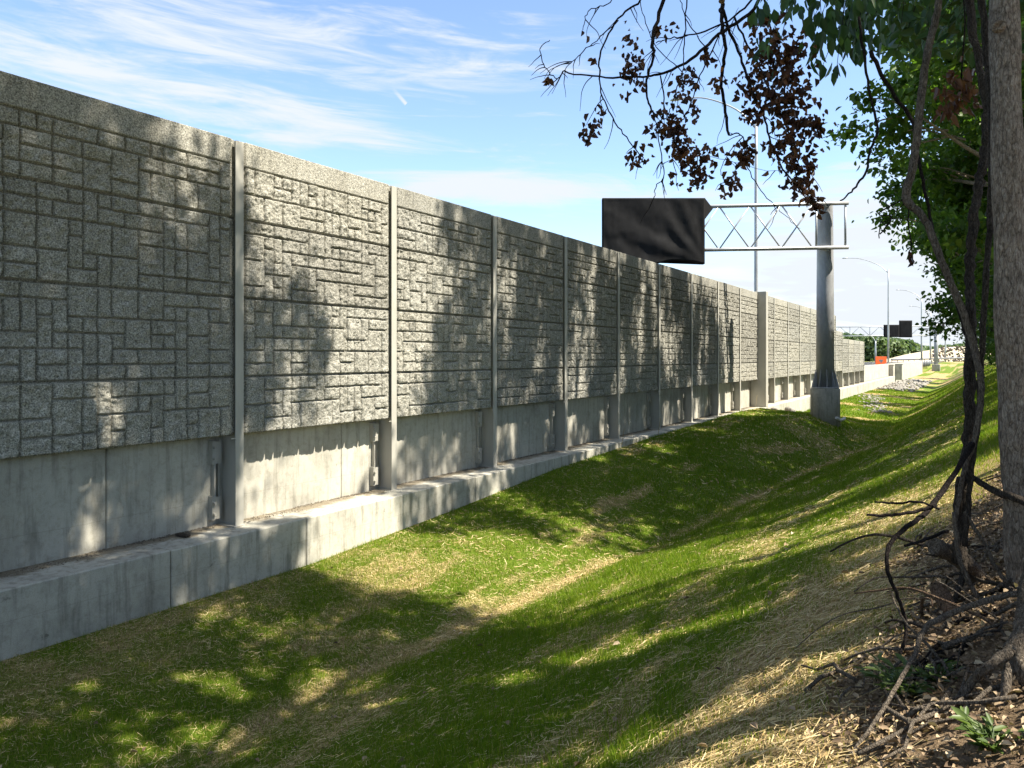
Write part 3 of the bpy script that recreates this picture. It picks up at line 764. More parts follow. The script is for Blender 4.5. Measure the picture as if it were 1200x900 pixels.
# ------------------------------------------------------------------ trees
def tree_meshes(H, rad, z0, nl, lpc, leaf, seed, trunk_r, subs=6, clr=.5, zs=.62):
    rg = random.Random(seed); nr = np.random.default_rng(seed); st = random.getstate(); random.seed(seed)
    tb = MB(); ax = [Vector((0, 0, -.4))]
    for k in range(1, 9): ax.append(Vector((rg.uniform(-.12, .12) * k, rg.uniform(-.12, .12) * k, H * .95 * k / 8)))
    tr = [trunk_r * (1 - .9 * k / 8) * (1.25 if k == 0 else 1) for k in range(9)]
    tb.tube(spline(ax, 3), np.interp(np.linspace(0, 8, 25), range(9), tr), 10, wob=.06)
    def axis(z):
        t = min(max((z / (H * .95)) * 8, 0), 7.999); i = int(t); return ax[i].lerp(ax[i + 1], t - i)
    cl = []
    for i in range(nl):
        f = (i + rg.random()) / nl; z = z0 + (H - z0) * f * .93
        a = i * 2.4 + rg.uniform(-.5, .5); prof = (math.sin(math.pi * min(1, (.16 + .84 * f)) ** .85) ** .7) if f < .97 else .25
        L = rad * max(.25, prof) * rg.uniform(.7, 1.15); up = rg.uniform(.05, .5) * L + .4
        b = axis(z); d = Vector((math.cos(a), math.sin(a), 0))
        tip = b + d * L + Vector((0, 0, up)); mid = b + d * L * .5 + Vector((0, 0, up * .35 + rg.uniform(-.1, .2)))
        r0 = max(.02, trunk_r * (1 - f) * .45 + .02)
        pts = spline([b, mid, tip], 4); tb.tube(pts, [r0 * (1 - .8 * k / (len(pts) - 1)) for k in range(len(pts))], 6, cap=False)
        cl.append((tip, clr))
        for j in range(subs):
            t = rg.uniform(.3, 1); p = b.lerp(tip, t); aa = a + rg.choice((-1, 1)) * rg.uniform(.5, 1.3); l2 = rg.uniform(.5, 1.3) * rad * .3
            e = p + Vector((math.cos(aa) * l2, math.sin(aa) * l2, rg.uniform(-.45, .6))); tb.tube([p, p.lerp(e, .5) + Vector((0, 0, .08)), e], [.025, .016, .008], 4, cap=False)
            cl.append((e, clr * rg.uniform(.7, 1.3)))
    C = []; 
    for c, r_ in cl:
        m = nr.normal(size=(lpc, 3)) * np.array([r_, r_, r_ * zs]) * .46 + np.array(c); C.append(m)
    C = np.concatenate(C); n = len(C)
    T = unit(n, nr); T[:, 2] -= .45; T /= np.linalg.norm(T, axis=1)[:, None]; N = unit(n, nr) * .8; N[:, 2] += .8
    V, Q = leaf_shapes(C, T, N, leaf * nr.uniform(.6, 1.35, n), .68, fold=.12)
    rn = np.clip(nr.normal(.45, .25, n) + np.repeat(nr.normal(0, .12, len(cl)), lpc), 0, 1)
    t_o = tb.build('trunk', M['bark']); c_o = mesh_np('crown', V, [Q], M['leaf'], None, {'rnd': ('FACE', rn)})
    COL.objects.unlink(t_o); COL.objects.unlink(c_o); random.setstate(st)
    return t_o.data, c_o.data
TM = [tree_meshes(22.5, 3.7, 4.5, 28, 110, .18, 1, .24, 5, .43, 2.4), tree_meshes(21.0, 3.5, 4.0, 27, 110, .18, 2, .22, 5, .43, 2.4), tree_meshes(12.5, 3.6, 1.6, 36, 130, .145, 3, .16), tree_meshes(9.5, 3.2, .9, 34, 150, .14, 4, .13), tree_meshes(20.0, 1.7, 14.5, 9, 110, .18, 8, .17, 4, .40, 2.2)]  # tall crowns clumped upright so their shade falls in streaks; last one only for shade
def put_tree(x, y, kind, rz, sc, label, group):
    o = empty('tree', (x, y, gz(x, y)), rz); o.scale = (sc, sc, sc)
    link(bpy.data.objects.new('trunk', TM[kind][0]), o); link(bpy.data.objects.new('crown', TM[kind][1]), o)
    return tag(o, label, 'tree', group)
LB = 'leafy green tree standing in the row along the wooded bank'
for (x, y, k, rz, sc) in ((11.6, -7.5, 0, .4, 1), (11.3, -3.0, 1, 1.9, 1.03), (12.4, .6, 0, 3.1, 1), (11.0, 4.2, 0, 4.4, .95), (11.3, 10.1, 4, 1.0, .89), (13.2, 7.0, 1, 1.4, 1.1), (12.6, -5, 1, 2, 1), (11.7, 6.7, 1, 2.2, 1.02),  # the slim high-crowned tree is added out of view to shade the wall
                          (12.0, 17.6, 1, .9, 1.0), (11.4, 21.5, 0, 2.2, .98), (11.9, 25.5, 1, 3.7, 1.0), (11.6, 29.6, 0, 1.2, .97), (12.2, 34, 1, 5.1, .95),
                          (11.2, 19.3, 2, 3.3, 1.0), (11.5, 26.5, 3, 2.3, 1.1), (11.7, 32, 3, 4.2, 1.15), (11.8, 41, 3, 1.2, 1.1), (13, 39, 2, .3, 1.0), (14.2, 47, 3, 1.3, 1.1), (14, 56, 3, 2.7, 1.0), (14.5, 66, 2, 4.0, .9), (14.3, 78, 3, 5.5, 1.1), (14.5, 92, 2, .8, .95), (14.3, 106, 3, 2, 1.1), (14.5, 122, 2, 3, 1), (14.5, 145, 2, 4, 1)):
    put_tree(x, y, k, rz, sc, LB, 'trees in the row along the wooded bank')

# far woods beyond the highway
nr = np.random.default_rng(9)
C = []
for i in range(420):
    u = nr.uniform(975, 1082) if i < 330 else nr.uniform(1075, 1145)
    z = nr.uniform(330, 420) if i < 330 else nr.uniform(500, 640)
    vt = np.interp(u, [975, 995, 1005, 1030, 1050, 1065, 1078, 1145], [394, 393, 396, 397, 399, 402, 408, 404]) + nr.normal(0, 1.2)
    p = P(u, vt, z); top = p.z
    m = int(130); r_ = nr.uniform(2.5, 5)
    hh = top * nr.random((m, 1)) ** .6
    c = np.concatenate([np.array([[p.x, p.y]]) + nr.normal(size=(m, 2)) * r_ * .6 * np.sqrt(np.clip(1.15 - hh / top, .1, 1)), hh], 1); C.append(c)
C = np.concatenate(C); n = len(C); T = unit(n, nr); N = unit(n, nr); N[:, 2] += .6
V, Q = leaf_shapes(C - T * .5, T, N, nr.uniform(.9, 2.2, n), .8)
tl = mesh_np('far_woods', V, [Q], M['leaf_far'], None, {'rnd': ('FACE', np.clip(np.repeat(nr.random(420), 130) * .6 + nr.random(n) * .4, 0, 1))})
tag(tl, 'far green woods on the skyline beyond the highway', 'woods', kind='stuff')

# shrubs on the bank among the trunks
def shrub(x, y, rad, h, n, label, seed):
    nr = np.random.default_rng(seed); o = empty('shrub', (x, y, gz(x, y))); m = MB()
    cs = []
    for i in range(22):
        a = nr.uniform(0, 6.28); l = rad * nr.uniform(.2, 1); e = Vector((math.cos(a) * l, math.sin(a) * l, h * nr.uniform(.3, 1)))
        m.tube([(0, 0, -.1), e * .5 + Vector((0, 0, .15)), e], [.03, .018, .006], 5, cap=False); cs.append(e); cs.append(e * .65)
    m.build('stem', M['bark_dark'], o)
    C = np.concatenate([np.array(c) + nr.normal(size=(n // len(cs), 3)) * rad * .2 for c in cs]); k = len(C)
    T = unit(k, nr); N = unit(k, nr); N[:, 2] += .7
    V, Q = leaf_shapes(C, T, N, nr.uniform(.07, .15, k), .65)
    mesh_np('foliage', V, [Q], M['leaf'], o, {'rnd': ('FACE', nr.random(k))})
    return tag(o, label, 'shrub', 'shrubs under the bank trees')
for i, (x, y, r_, h) in enumerate(((10.9, 18, 1.4, 4.2), (10.8, 23, 1.5, 4.6), (10.7, 29, 1.6, 4.5), (10.8, 36, 1.6, 4.4), (10.9, 44, 1.7, 4.2), (11.0, 13, 1.2, 3.6))):
    shrub(x, y, r_, h, 5200, 'leafy shrub filling the gap under the bank trees', 60 + i)

# ------------------------------------------------------------------ foreground trunk, vines and dead wood
def traced(name, pts, rad, mat, label, cat, jit=.004, per=7, n=9, group=None, build=True, mb=None, wob=.08):
    q = spline([P(*p) for p in pts], per, jit); rr = np.interp(np.linspace(0, len(rad) - 1, len(q)), range(len(rad)), rad)
    m = mb or MB(); m.tube(q, list(rr), n, wob=wob)
    if build:
        o = m.build(name, mat); tag(o, label, cat, group); return o
    return q
bt = empty('tree', P(1202, 690, 4.1)); tag(bt, 'rough grey-brown tree trunk standing closest at the right edge', 'tree'); bl_ = Vector(bt.location)
def sub(m, name, mat, par):
    off_ = Vector(par.location); m.v = [tuple(Vector(p) - off_) for p in m.v]; return m.build(name, mat, par)
m = MB(); q = spline([P(1176, -420, 4.25), P(1176, -200, 4.2), P(1177, 0, 4.15), P(1179, 120, 4.1), P(1184, 300, 4.1), P(1189, 450, 4.1), P(1196, 580, 4.1), P(1203, 680, 4.1), P(1206, 740, 4.1)], 26)
rr = np.interp(np.linspace(0, 8, len(q)), range(9), [.062, .066, .070, .073, .076, .08, .085, .093, .105])
rr = rr * (1 + .05 * np.sin(np.arange(len(q)) * .23) )
m.tube(q, list(rr), 84, cap=False)
vv = np.array(m.v).reshape(len(q), 84, 3); cc = np.array(q)[:, None, :]; th = np.arange(84)[None] / 84 * 2 * np.pi
hh = np.arange(len(q))[:, None] * .032 * np.ones((1, 84))
cs_, sn_ = np.cos(th) * np.ones_like(hh), np.sin(th) * np.ones_like(hh)
f1 = np.abs(fbm(cs_ * 5.5 + 9 + hh * .6, hh * 2.6 + sn_ * 5.5, 4, 6) - .5) * 2; f2 = fbm(cs_ * 2 + 4, hh * 1.1 + sn_ * 2, 3, 2) - .5
vv = cc + (vv - cc) * (1 + .16 * np.minimum(f1, .35)[..., None] - .03 + .10 * f2[..., None]); m.v = [tuple(p) for p in vv.reshape(-1, 3)]
sub(m, 'trunk', M['bark'], bt)
m = MB(); m.lathe([(.001, -.012), (.028, -.008), (.038, .006), (.026, .016), (.012, .012), (.001, .004)], 0, 0, 12)
kn = m.build('branch_scar', M['bark'], bt); kp = P(1170, 30, 4.05) - bl_; kn.location = kp; d = (CAM - P(1170, 30, 4.1)).normalized(); kn.rotation_euler = d.to_track_quat('Z', 'Y').to_euler()
# limbs that carry the near canopy
m = MB()
for pts in ([P(1176, -300, 4.2), P(1090, -330, 4.6), P(960, -260, 5.0), P(880, -120, 5.1), P(846, 0, 5.0)], [P(1176, -380, 4.2), P(1120, -420, 5.2), P(1080, -300, 6.4), P(1060, -150, 7.0)]):
    q = spline(pts, 6, .01); m.tube(q, list(np.linspace(.05, .02, len(q))), 8)
sub(m, 'limb', M['bark'], bt)

VG = 'dead vines hanging beside the tree trunk'
traced('hanging_vine', [(1103, -40, 4.4), (1099, 10, 4.4), (1087, 60, 4.4), (1079, 120, 4.4), (1071, 190, 4.4), (1062, 232, 4.4), (1084, 258, 4.35), (1107, 315, 4.3), (1128, 365, 4.3), (1142, 410, 4.25), (1150, 455, 4.2), (1143, 510, 4.2), (1128, 560, 4.2), (1120, 610, 4.2)],
       [.016, .02, .021, .022, .022, .024, .02, .02, .02, .019, .016, .014, .013, .012], M['bark_grey'], 'pale grey vine with a sharp elbow hanging free left of the trunk', 'vine', .002, 8, 10, VG)
traced('hanging_vine', [(1132, -40, 4.5), (1138, 20, 4.5), (1150, 90, 4.45), (1157, 150, 4.4), (1152, 190, 4.4), (1143, 240, 4.4), (1138, 300, 4.4), (1136, 350, 4.35), (1138, 400, 4.3), (1136, 470, 4.3), (1133, 540, 4.3), (1128, 600, 4.3), (1122, 660, 4.3)],
       [.024, .023, .021, .021, .024, .026, .027, .025, .028, .03, .028, .026, .03], M['bark_dark'], 'thick dark shaggy vine hanging straight down left of the trunk', 'vine', .008, 8, 10, VG, wob=.22)
traced('hanging_vine', [(1147, -40, 4.3), (1156, 60, 4.3), (1163, 160, 4.25), (1160, 250, 4.25), (1155, 340, 4.25), (1150, 420, 4.25), (1147, 480, 4.22), (1138, 560, 4.2), (1130, 640, 4.2)],
       [.02, .018, .018, .016, .015, .016, .015, .014, .014], M['bark_dark'], 'thin dark vine pressed against the left side of the trunk', 'vine', .004, 8, 8, VG, wob=.15)
m = MB()
for (a, b, c_, d, rr) in (((1062, 232, 4.4), (1030, 250, 4.4), (1045, 255, 4.4), (1031, 275, 4.4), .004), ((1066, 235, 4.4), (1064, 262, 4.4), (1068, 285, 4.4), (1066, 296, 4.4), .004), ((1062, 236, 4.4), (1040, 258, 4.4), (1032, 262, 4.4), (1030, 280, 4.4), .003)):
    m.tube(spline([P(*a), P(*b), P(*c_), P(*d)], 4, .003), rr, 5)
o = m.build('dangling_twig', M['twig']); tag(o, 'thin twigs dangling with one brown leaf from the vine elbow', 'twig')
C = np.array([P(1068, 300, 4.4)]) + RNG.normal(size=(5, 3)) * .012; T = unit(5) * .4; T[:, 2] -= .9
V, Q = leaf_shapes(C, T, unit(5), np.full(5, .055), .6, fold=.3); mesh_np('dead_leaf', V, [Q], M['dead_leaf'], o, {'rnd': ('FACE', np.full(5, .4))})
traced('hanging_vine', [(1006, 20, 4.6), (1012, 60, 4.6), (1020, 110, 4.6), (1028, 150, 4.6), (1020, 175, 4.6), (1015, 200, 4.6), (1000, 222, 4.6), (985, 235, 4.6)], [.009, .009, .008, .008, .008, .007, .006, .004], M['twig'], 'thin dark twig drooping over the gantry column end', 'vine', .004, 6, 6, VG)
traced('hanging_vine', [(1020, 60, 4.7), (1040, 100, 4.7), (1068, 140, 4.7), (1075, 180, 4.7), (1085, 230, 4.7), (1100, 300, 4.7), (1118, 350, 4.6), (1132, 395, 4.5)], [.014, .013, .012, .011, .01, .01, .009, .008], M['twig'], 'thin dark vine slanting behind the pale elbowed vine', 'vine', .005, 6, 6, VG)

DG = 'dead branches heaped at the foot of the trunk'
dead = [
    ([(1195, 695, 3.3), (1160, 703, 3.35), (1120, 716, 3.35), (1086, 735, 3.3), (1068, 775, 3.2), (1035, 830, 3.05), (1000, 880, 2.95), (972, 905, 2.9)], [.013, .013, .012, .011, .009, .008, .007, .004], 'bark_grey', 'long thin dead branch reaching down left to the straw edge'),
    ([(1210, 660, 3.1), (1200, 720, 3.0), (1188, 758, 2.95), (1160, 780, 2.95), (1138, 800, 3.0), (1128, 830, 3.0), (1131, 905, 2.9)], [.03, .03, .026, .018, .016, .014, .013], 'bark_grey', 'forked grey dead branch arching in at the lower right corner'),
    ([(1190, 765, 2.95), (1180, 800, 2.9), (1177, 850, 2.85), (1174, 910, 2.8)], [.02, .02, .02, .02], 'bark_grey', 'upright grey dead stem standing in the lower right corner'),
    ([(1190, 750, 2.96), (1200, 790, 2.9), (1215, 815, 2.9)], [.03, .032, .03], 'bark_grey', 'stubby thick grey branch leaving the fork at the right edge'),
    ([(1140, 520, 4.2), (1112, 565, 4.1), (1085, 600, 4.0), (1060, 620, 3.9), (1042, 640, 3.85), (1040, 668, 3.8), (1050, 695, 3.8), (1062, 730, 3.8), (1056, 765, 3.75), (1042, 790, 3.7)], [.016, .014, .013, .012, .011, .010, .009, .009, .008, .006], 'twig', 'dark crooked branch curving down over the grass edge'),
    ([(1098, 592, 4.0), (1070, 600, 4.0), (1040, 604, 4.0), (1016, 603, 4.0)], [.009, .009, .008, .006], 'twig', 'short dark twig pointing left level above the grass'),
    ([(1100, 596, 3.95), (1075, 588, 3.95), (1050, 590, 4.0), (1025, 588, 4.0)], [.006, .006, .006, .004], 'twig', 'second thinner twig just above the level dark twig'),
    ([(1095, 640, 4.3), (1125, 655, 4.4), (1150, 680, 4.5), (1165, 700, 4.5)], [.045, .05, .05, .045], 'bark_grey', 'thick weathered snag with broken end under the hanging vines'),
    ([(1140, 560, 4.25), (1165, 575, 4.1), (1185, 582, 4.0), (1205, 590, 3.95)], [.016, .018, .022, .02], 'bark_dark', 'dark vine wrapped across the trunk at mid height'),
    ([(1118, 600, 4.2), (1126, 660, 4.15), (1150, 705, 4.1), (1185, 745, 4.0), (1210, 770, 4.0)], [.012, .013, .013, .012, .01], 'bark_grey', 'slender grey stem sloping down right below the vines'),
    ([(1130, 600, 4.2), (1155, 640, 4.15), (1170, 670, 4.1), (1195, 700, 4.05)], [.01, .01, .01, .01], 'bark_grey', 'short slender stem leaning on the trunk base'),
    ([(1126, 560, 4.25), (1122, 610, 4.3), (1130, 660, 4.3), (1118, 705, 4.2), (1090, 760, 4.0)], [.02, .022, .02, .014, .01], 'bark_dark', 'dark root-like stem dropping from the vine bundle to the litter'),
    ([(1060, 640, 4.2), (1085, 632, 4.3), (1110, 622, 4.4)], [.008, .009, .009], 'twig', 'little dark twig lying across the straw by the snag'),
    ([(1140, 745, 3.6), (1120, 770, 3.5), (1095, 778, 3.45), (1072, 792, 3.4)], [.012, .012, .011, .008], 'twig', 'dark twig lying above the green weed'),
]
for pts, rad, mt, lb in dead:
    traced('dead_branch', pts, rad, M[mt], lb, 'branch', .003, 6, 8, DG, wob=.14)
for pts, rad, lb in (([(1098, 688, 4.25), (1112, 712, 4.15), (1128, 735, 4.05), (1136, 752, 4.0)], [.044, .042, .04, .036], 'pale brown log leaning upright at the foot of the vines'), ([(1052, 762, 3.8), (1085, 760, 3.85), (1120, 757, 3.9)], [.018, .02, .019], 'slim brown log lying flat behind the green weed')):
    traced('log', pts, rad, M['log'], lb, 'log', .002, 5, 12, 'logs at the foot of the vines')
m0 = random.getstate(); random.seed(31)
for i in range(46):
    u = random.uniform(1085, 1205); v = random.uniform(630, 790); p = hit(u, v, 2.4)
    L = random.uniform(.3, 1.0); a = random.uniform(0, 6.28); up = random.uniform(.1, .75); rr = random.uniform(.005, .016)
    d = Vector((math.cos(a), math.sin(a), up)).normalized(); pts = [p + Vector((0, 0, -.03))]
    for k in range(5):
        d = (d + Vector((random.uniform(-.35, .35), random.uniform(-.35, .35), random.uniform(-.5, .2)))).normalized(); q_ = pts[-1] + d * L / 5
        q_.z = max(q_.z, gz(q_.x, q_.y) + .01); pts.append(q_)
    m = MB(); m.tube(spline(pts, 4, .002), list(np.linspace(rr, rr * .4, 21)), 7, wob=.12)
    o = m.build('dead_branch', M[random.choice(['bark_grey', 'twig', 'log', 'bark_dark'])]); tag(o, 'thin dead stick tangled in the brush heap at the trunk foot', 'branch', 'sticks tangled in the brush heap')
random.setstate(m0)
# weeds
def weed(u, v, n, sz, label, seed):
    p = hit(u, v); nr = np.random.default_rng(seed); o = empty('weed', p); m = MB(); C = []; T = []
    for i in range(n):
        a = nr.uniform(0, 6.28); l = sz * nr.uniform(.5, 1.2); e = Vector((math.cos(a) * l * .7, math.sin(a) * l * .7, l * nr.uniform(.3, .8)))
        m.tube([(0, 0, -.02), e * .5 + Vector((0, 0, .03)), e], [.003, .0025, .0015], 5, cap=False)
        for k in range(7):
            t = .35 + .65 * k / 6; aa = a + nr.uniform(-1.4, 1.4); C.append(np.array(e * t)); T.append((math.cos(aa), math.sin(aa), nr.uniform(-.1, .7)))
    m.build('stem', M['weed'], o); C = np.array(C); T = np.array(T); T /= np.linalg.norm(T, axis=1)[:, None]; N = unit(len(C), nr) * .4; N[:, 2] += 1
    V, Q = leaf_shapes(C, T, N, nr.uniform(.03, .075, len(C)), .38, fold=.08); mesh_np('foliage', V, [Q], M['weed'], o, {'rnd': ('FACE', nr.random(len(C)))})
    return tag(o, label, 'weed', 'green weeds in the leaf litter')
weed(1062, 815, 18, .15, 'low spreading green weed growing beside the straw edge', 1); weed(1095, 800, 8, .14, 'small green weed just right of the spreading one', 3)
weed(1165, 880, 14, .12, 'green weed at the lower right corner among dead stems', 2); weed(1030, 800, 6, .12, 'small pale green weed on the edge of the straw', 4)

# ------------------------------------------------------------------ overhanging branch with dead leaves
ob = empty('overhanging_branch', P(846, -100, 5.0)); tag(ob, 'bare drooping branch with clusters of crumpled brown leaves against the sky', 'branch')
rb = random.Random(5)
lines = [
    ([(905, -40), (883, 10), (842, 41), (810, 70), (778, 85), (753, 90), (702, 90), (660, 84)], .016, .006, 5.0), ([(660, 84), (652, 92), (639, 79), (633, 57), (644, 47)], .005, .003, 5.0),
    ([(780, -40), (777, 0), (764, 47), (767, 63), (759, 89), (758, 114), (767, 136)], .017, .007, 4.8), ([(848, -60), (846, 0), (845, 19), (850, 57), (846, 92), (848, 120), (854, 158)], .019, .011, 5.1),
    ([(846, 10), (854, 32), (870, 73), (883, 111), (895, 136), (905, 171), (921, 203), (952, 234)], .014, .005, 5.1), ([(752, -30), (750, 0), (724, 22), (705, 60), (702, 92), (705, 111), (718, 139), (737, 165), (753, 184)], .009, .004, 4.9),
    ([(724, 24), (699, 47), (677, 66), (661, 82)], .005, .003, 4.9), ([(725, -20), (715, 3), (690, 13), (683, 35)], .005, .003, 4.9), ([(775, 88), (778, 127), (772, 158), (778, 203), (769, 218), (767, 231)], .006, .003, 5.0),
    ([(854, 158), (870, 160), (876, 196), (895, 228), (918, 250), (937, 269)], .006, .002, 5.1), ([(900, -20), (860, 20), (820, 38), (790, 44), (768, 50)], .009, .004, 5.0), ([(805, -20), (803, 35), (800, 80), (788, 120), (780, 140)], .006, .003, 4.9),
    ([(842, 41), (820, 90), (808, 125), (795, 150), (800, 170)], .006, .003, 5.0), ([(860, 20), (880, 60), (900, 100), (925, 160), (935, 215), (950, 240)], .01, .005, 5.2), ([(890, -20), (905, 40), (918, 90), (920, 140)], .01, .005, 5.3),
    ([(800, 85), (770, 55), (755, 20), (748, -20)], .004, .003, 5.0), ([(830, 60), (815, 40), (800, 10), (795, -20)], .005, .003, 5.0), ([(870, 160), (850, 185), (845, 205), (855, 215)], .004, .002, 5.1), ([(778, 190), (810, 180), (860, 190), (900, 200), (950, 198)], .003, .0015, 5.2),
]
m = MB(); nodes = []
for pts, r0, r1, z in lines:
    q = spline([P(a, b, z + .1 * math.sin(i * 1.7)) for i, (a, b) in enumerate(pts)], 6, .006)
    m.tube(q, list(np.linspace(r0, r1, len(q)) * .8), 6, wob=.12); nodes += [(p, (q[min(i + 1, len(q) - 1)] - q[max(i - 1, 0)]).normalized()) for i, p in enumerate(q) if p.z < CAM.z + 2.35 * z / 5]
for i in range(120):
    p, d = rb.choice(nodes); L = rb.uniform(.08, .42)
    dr = (d * .5 + Vector((rb.uniform(-1, 1), rb.uniform(-1, 1), rb.uniform(-1.1, .45)))).normalized()
    if (p.x > 7.2): L *= .6
    pts = [p]
    for k in range(4):
        dr = (dr + Vector((rb.uniform(-.35, .35), rb.uniform(-.35, .35), rb.uniform(-.4, .15)))).normalized(); pts.append(pts[-1] + dr * L / 4)
    m.tube(spline(pts, 3), list(np.linspace(.0035, .0012, 13)), 5, cap=False)
sub(m, 'bough', M['twig'], ob)
cl = [(742, 70, 11, 26), (737, 45, 8, 16), (744, 92, 12, 26), (735, 82, 10, 16), (805, 92, 10, 30), (798, 112, 8, 18), (786, 33, 6, 10), (773, 35, 5, 8), (782, 138, 13, 50), (790, 152, 12, 44), (800, 170, 13, 50), (812, 185, 12, 46), (826, 180, 8, 20), (822, 205, 10, 26), (812, 212, 9, 22), (797, 180, 9, 22),
      (855, 212, 10, 34), (900, 45, 16, 80), (920, 62, 18, 110), (928, 92, 17, 110), (905, 112, 17, 80), (920, 138, 16, 80), (888, 100, 13, 44), (945, 150, 13, 60), (962, 146, 8, 26), (925, 172, 14, 56), (932, 196, 13, 50), (938, 215, 12, 44), (950, 232, 9, 30), (908, 172, 10, 30), (875, 178, 10, 40), (868, 184, 7, 20),
      (692, 148, 9, 22), (686, 155, 6, 12), (703, 130, 6, 12), (745, 180, 9, 22), (752, 186, 5, 8), (830, 68, 8, 18), (840, 95, 7, 14), (788, 207, 5, 6), (697, 71, 3, 4), (641, 94, 3, 4), (685, 37, 3, 3), (870, 95, 10, 26), (895, 75, 13, 50), (958, 238, 7, 18), (815, 130, 7, 14), (848, 175, 5, 6), (763, 150, 6, 10), (947, 190, 8, 22), (880, 128, 11, 30), (930, 120, 14, 60)]
C = []
for (u, v, r_, n) in cl:
    c = np.array(P(u, v, 5.05)); C.append(c + RNG.normal(size=(int(n * 1.1), 3)) * r_ * .0038 * np.array([1, 1, 1.15]))
C = np.concatenate(C); n = len(C); T = unit(n) * .75; T[:, 2] -= .75; T /= np.linalg.norm(T, axis=1)[:, None]
V, Q = leaf_shapes(C, T, unit(n), RNG.uniform(.024, .064, n), .6, fold=.34)
mesh_np('dead_leaves', V - np.array(ob.location, dtype=np.float32), [Q], M['dead_leaf'], ob, {'rnd': ('FACE', RNG.random(n))})
# green leafy spray overhead
def spray(regions, name, label, zr, size, mat, seed, orient=.7):
    nr = np.random.default_rng(seed); C = []
    for (u0, v0, u1, v1, n) in regions:
        for _ in range(n):
            C.append(P(nr.uniform(u0, u1), nr.uniform(v0, v1), nr.uniform(*zr)))
    C = np.array(C); n = len(C); c0 = Vector(C.mean(0)); o = empty(name, c0); tag(o, label, 'branch')
    T = unit(n, nr) * (1 - orient); T[:, 2] -= orient; T /= np.linalg.norm(T, axis=1)[:, None]; N = unit(n, nr)
    V, Q = leaf_shapes(C - np.array(c0), T, N, nr.uniform(*size, n), .5, fold=.1)
    mesh_np('leaves', V, [Q], M[mat], o, {'rnd': ('FACE', nr.random(n))})
    m = MB()
    for k in range(0, n, 7):
        a = Vector(C[k]) - c0; b = a + Vector((nr.uniform(-.1, .3), nr.uniform(-.2, .2), nr.uniform(.3, .7))); m.tube([a, a.lerp(b, .5) + Vector((.02, 0, 0)), b], [.002, .003, .005], 4, cap=False)
    m.build('stems', M['twig'], o); return o
spray([(885, -50, 1010, 15, 110), (940, -20, 1040, 50, 130), (950, 20, 985, 90, 22), (985, 20, 1020, 62, 40), (880, 5, 910, 60, 20), (905, 70, 925, 100, 4)], 'leafy_branch', 'dark green leafy branch drooping beside the brown leaf clusters', (4.8, 5.8), (.07, .14), 'leaf_near', 21)
spray([(1010, -120, 1220, 20, 700), (1040, 0, 1140, 60, 240), (1120, 0, 1220, 60, 150)], 'leafy_branch', 'dense dark leafy branch filling the top right corner above the vines', (6.2, 9.0), (.1, .18), 'leaf_near', 22, .45)
# reddish dead spray hanging by the vines
o = empty('dead_leaf_spray', P(1125, 95, 5.2)); tag(o, 'small cluster of rusty dead leaves hanging among green leaves by the trunk', 'leaves')
C = np.concatenate([RNG.normal(size=(34, 3)) * .05 * np.array([1, 1, 1.2]) + np.array(P(u, v, 5.2)) for u, v in ((1120, 92), (1132, 105), (1115, 122))]) - np.array(o.location); n = len(C)
T = unit(n) * .7; T[:, 2] -= .8; V, Q = leaf_shapes(C, T, unit(n), RNG.uniform(.04, .08, n), .5, fold=.3); mesh_np('leaves', V, [Q], M['dead_leaf'], o, {'rnd': ('FACE', RNG.uniform(.5, 1, n))})
mb = MB(); mb.tube([(0, 0, .9), (.03, .02, .4), (0, 0, -.1)], .005, 5); mb.build('stem', M['twig'], o)

# ------------------------------------------------------------------ sky, sun, camera
W = bpy.data.worlds.new('World'); S.world = W; W.use_nodes = True
nt = W.node_tree; N_ = nt.nodes; bg = N_['Background']
sky = N_.new('ShaderNodeTexSky'); sky.sky_type = 'NISHITA'; sky.sun_disc = False
sky.sun_elevation = math.asin(SUN.z); sky.sun_rotation = math.atan2(SUN.x, SUN.y)
sky.altitude = 900; sky.air_density = 1.0; sky.dust_density = 1.0; sky.ozone_density = 1.6
def wn(t, **kw):
    n = N_.new(t)
    for k, v in kw.items(): setattr(n, k, v)
    return n
def mth(op, a, b=None, c=None):
    n = wn('ShaderNodeMath', operation=op)
    for i, x in enumerate((a, b, c)):
        if x is None: continue
        if hasattr(x, 'node'): nt.links.new(x, n.inputs[i])
        else: n.inputs[i].default_value = x
    return n.outputs[0]
tc = wn('ShaderNodeTexCoord'); sx = wn('ShaderNodeSeparateXYZ'); nt.links.new(tc.outputs['Generated'], sx.inputs[0])
az = mth('ARCTAN2', sx.outputs['X'], sx.outputs['Y']); el = mth('ARCSINE', sx.outputs['Z'])
def nz(sa, se, scale, detail, rough, dist, shear=0, o=0):
    cb_ = wn('ShaderNodeCombineXYZ'); nt.links.new(mth('MULTIPLY', az, sa), cb_.inputs[0])
    nt.links.new(mth('MULTIPLY_ADD', az, shear, mth('MULTIPLY', el, se)), cb_.inputs[1]); cb_.inputs[2].default_value = o
    n = wn('ShaderNodeTexNoise'); n.inputs['Scale'].default_value = scale; n.inputs['Detail'].default_value = detail; n.inputs['Roughness'].default_value = rough; n.inputs['Distortion'].default_value = dist
    nt.links.new(cb_.outputs[0], n.inputs['Vector']); return n.outputs['Fac']
def azel(u, v):
    d = (P(u, v, 100) - CAM).normalized(); return math.atan2(d.x, d.y), math.asin(d.z)
def sstep(x, a, b):
    n = wn('ShaderNodeMapRange', interpolation_type='SMOOTHSTEP'); nt.links.new(x, n.inputs[0]); n.inputs[1].default_value = a; n.inputs[2].default_value = b; return n.outputs[0]
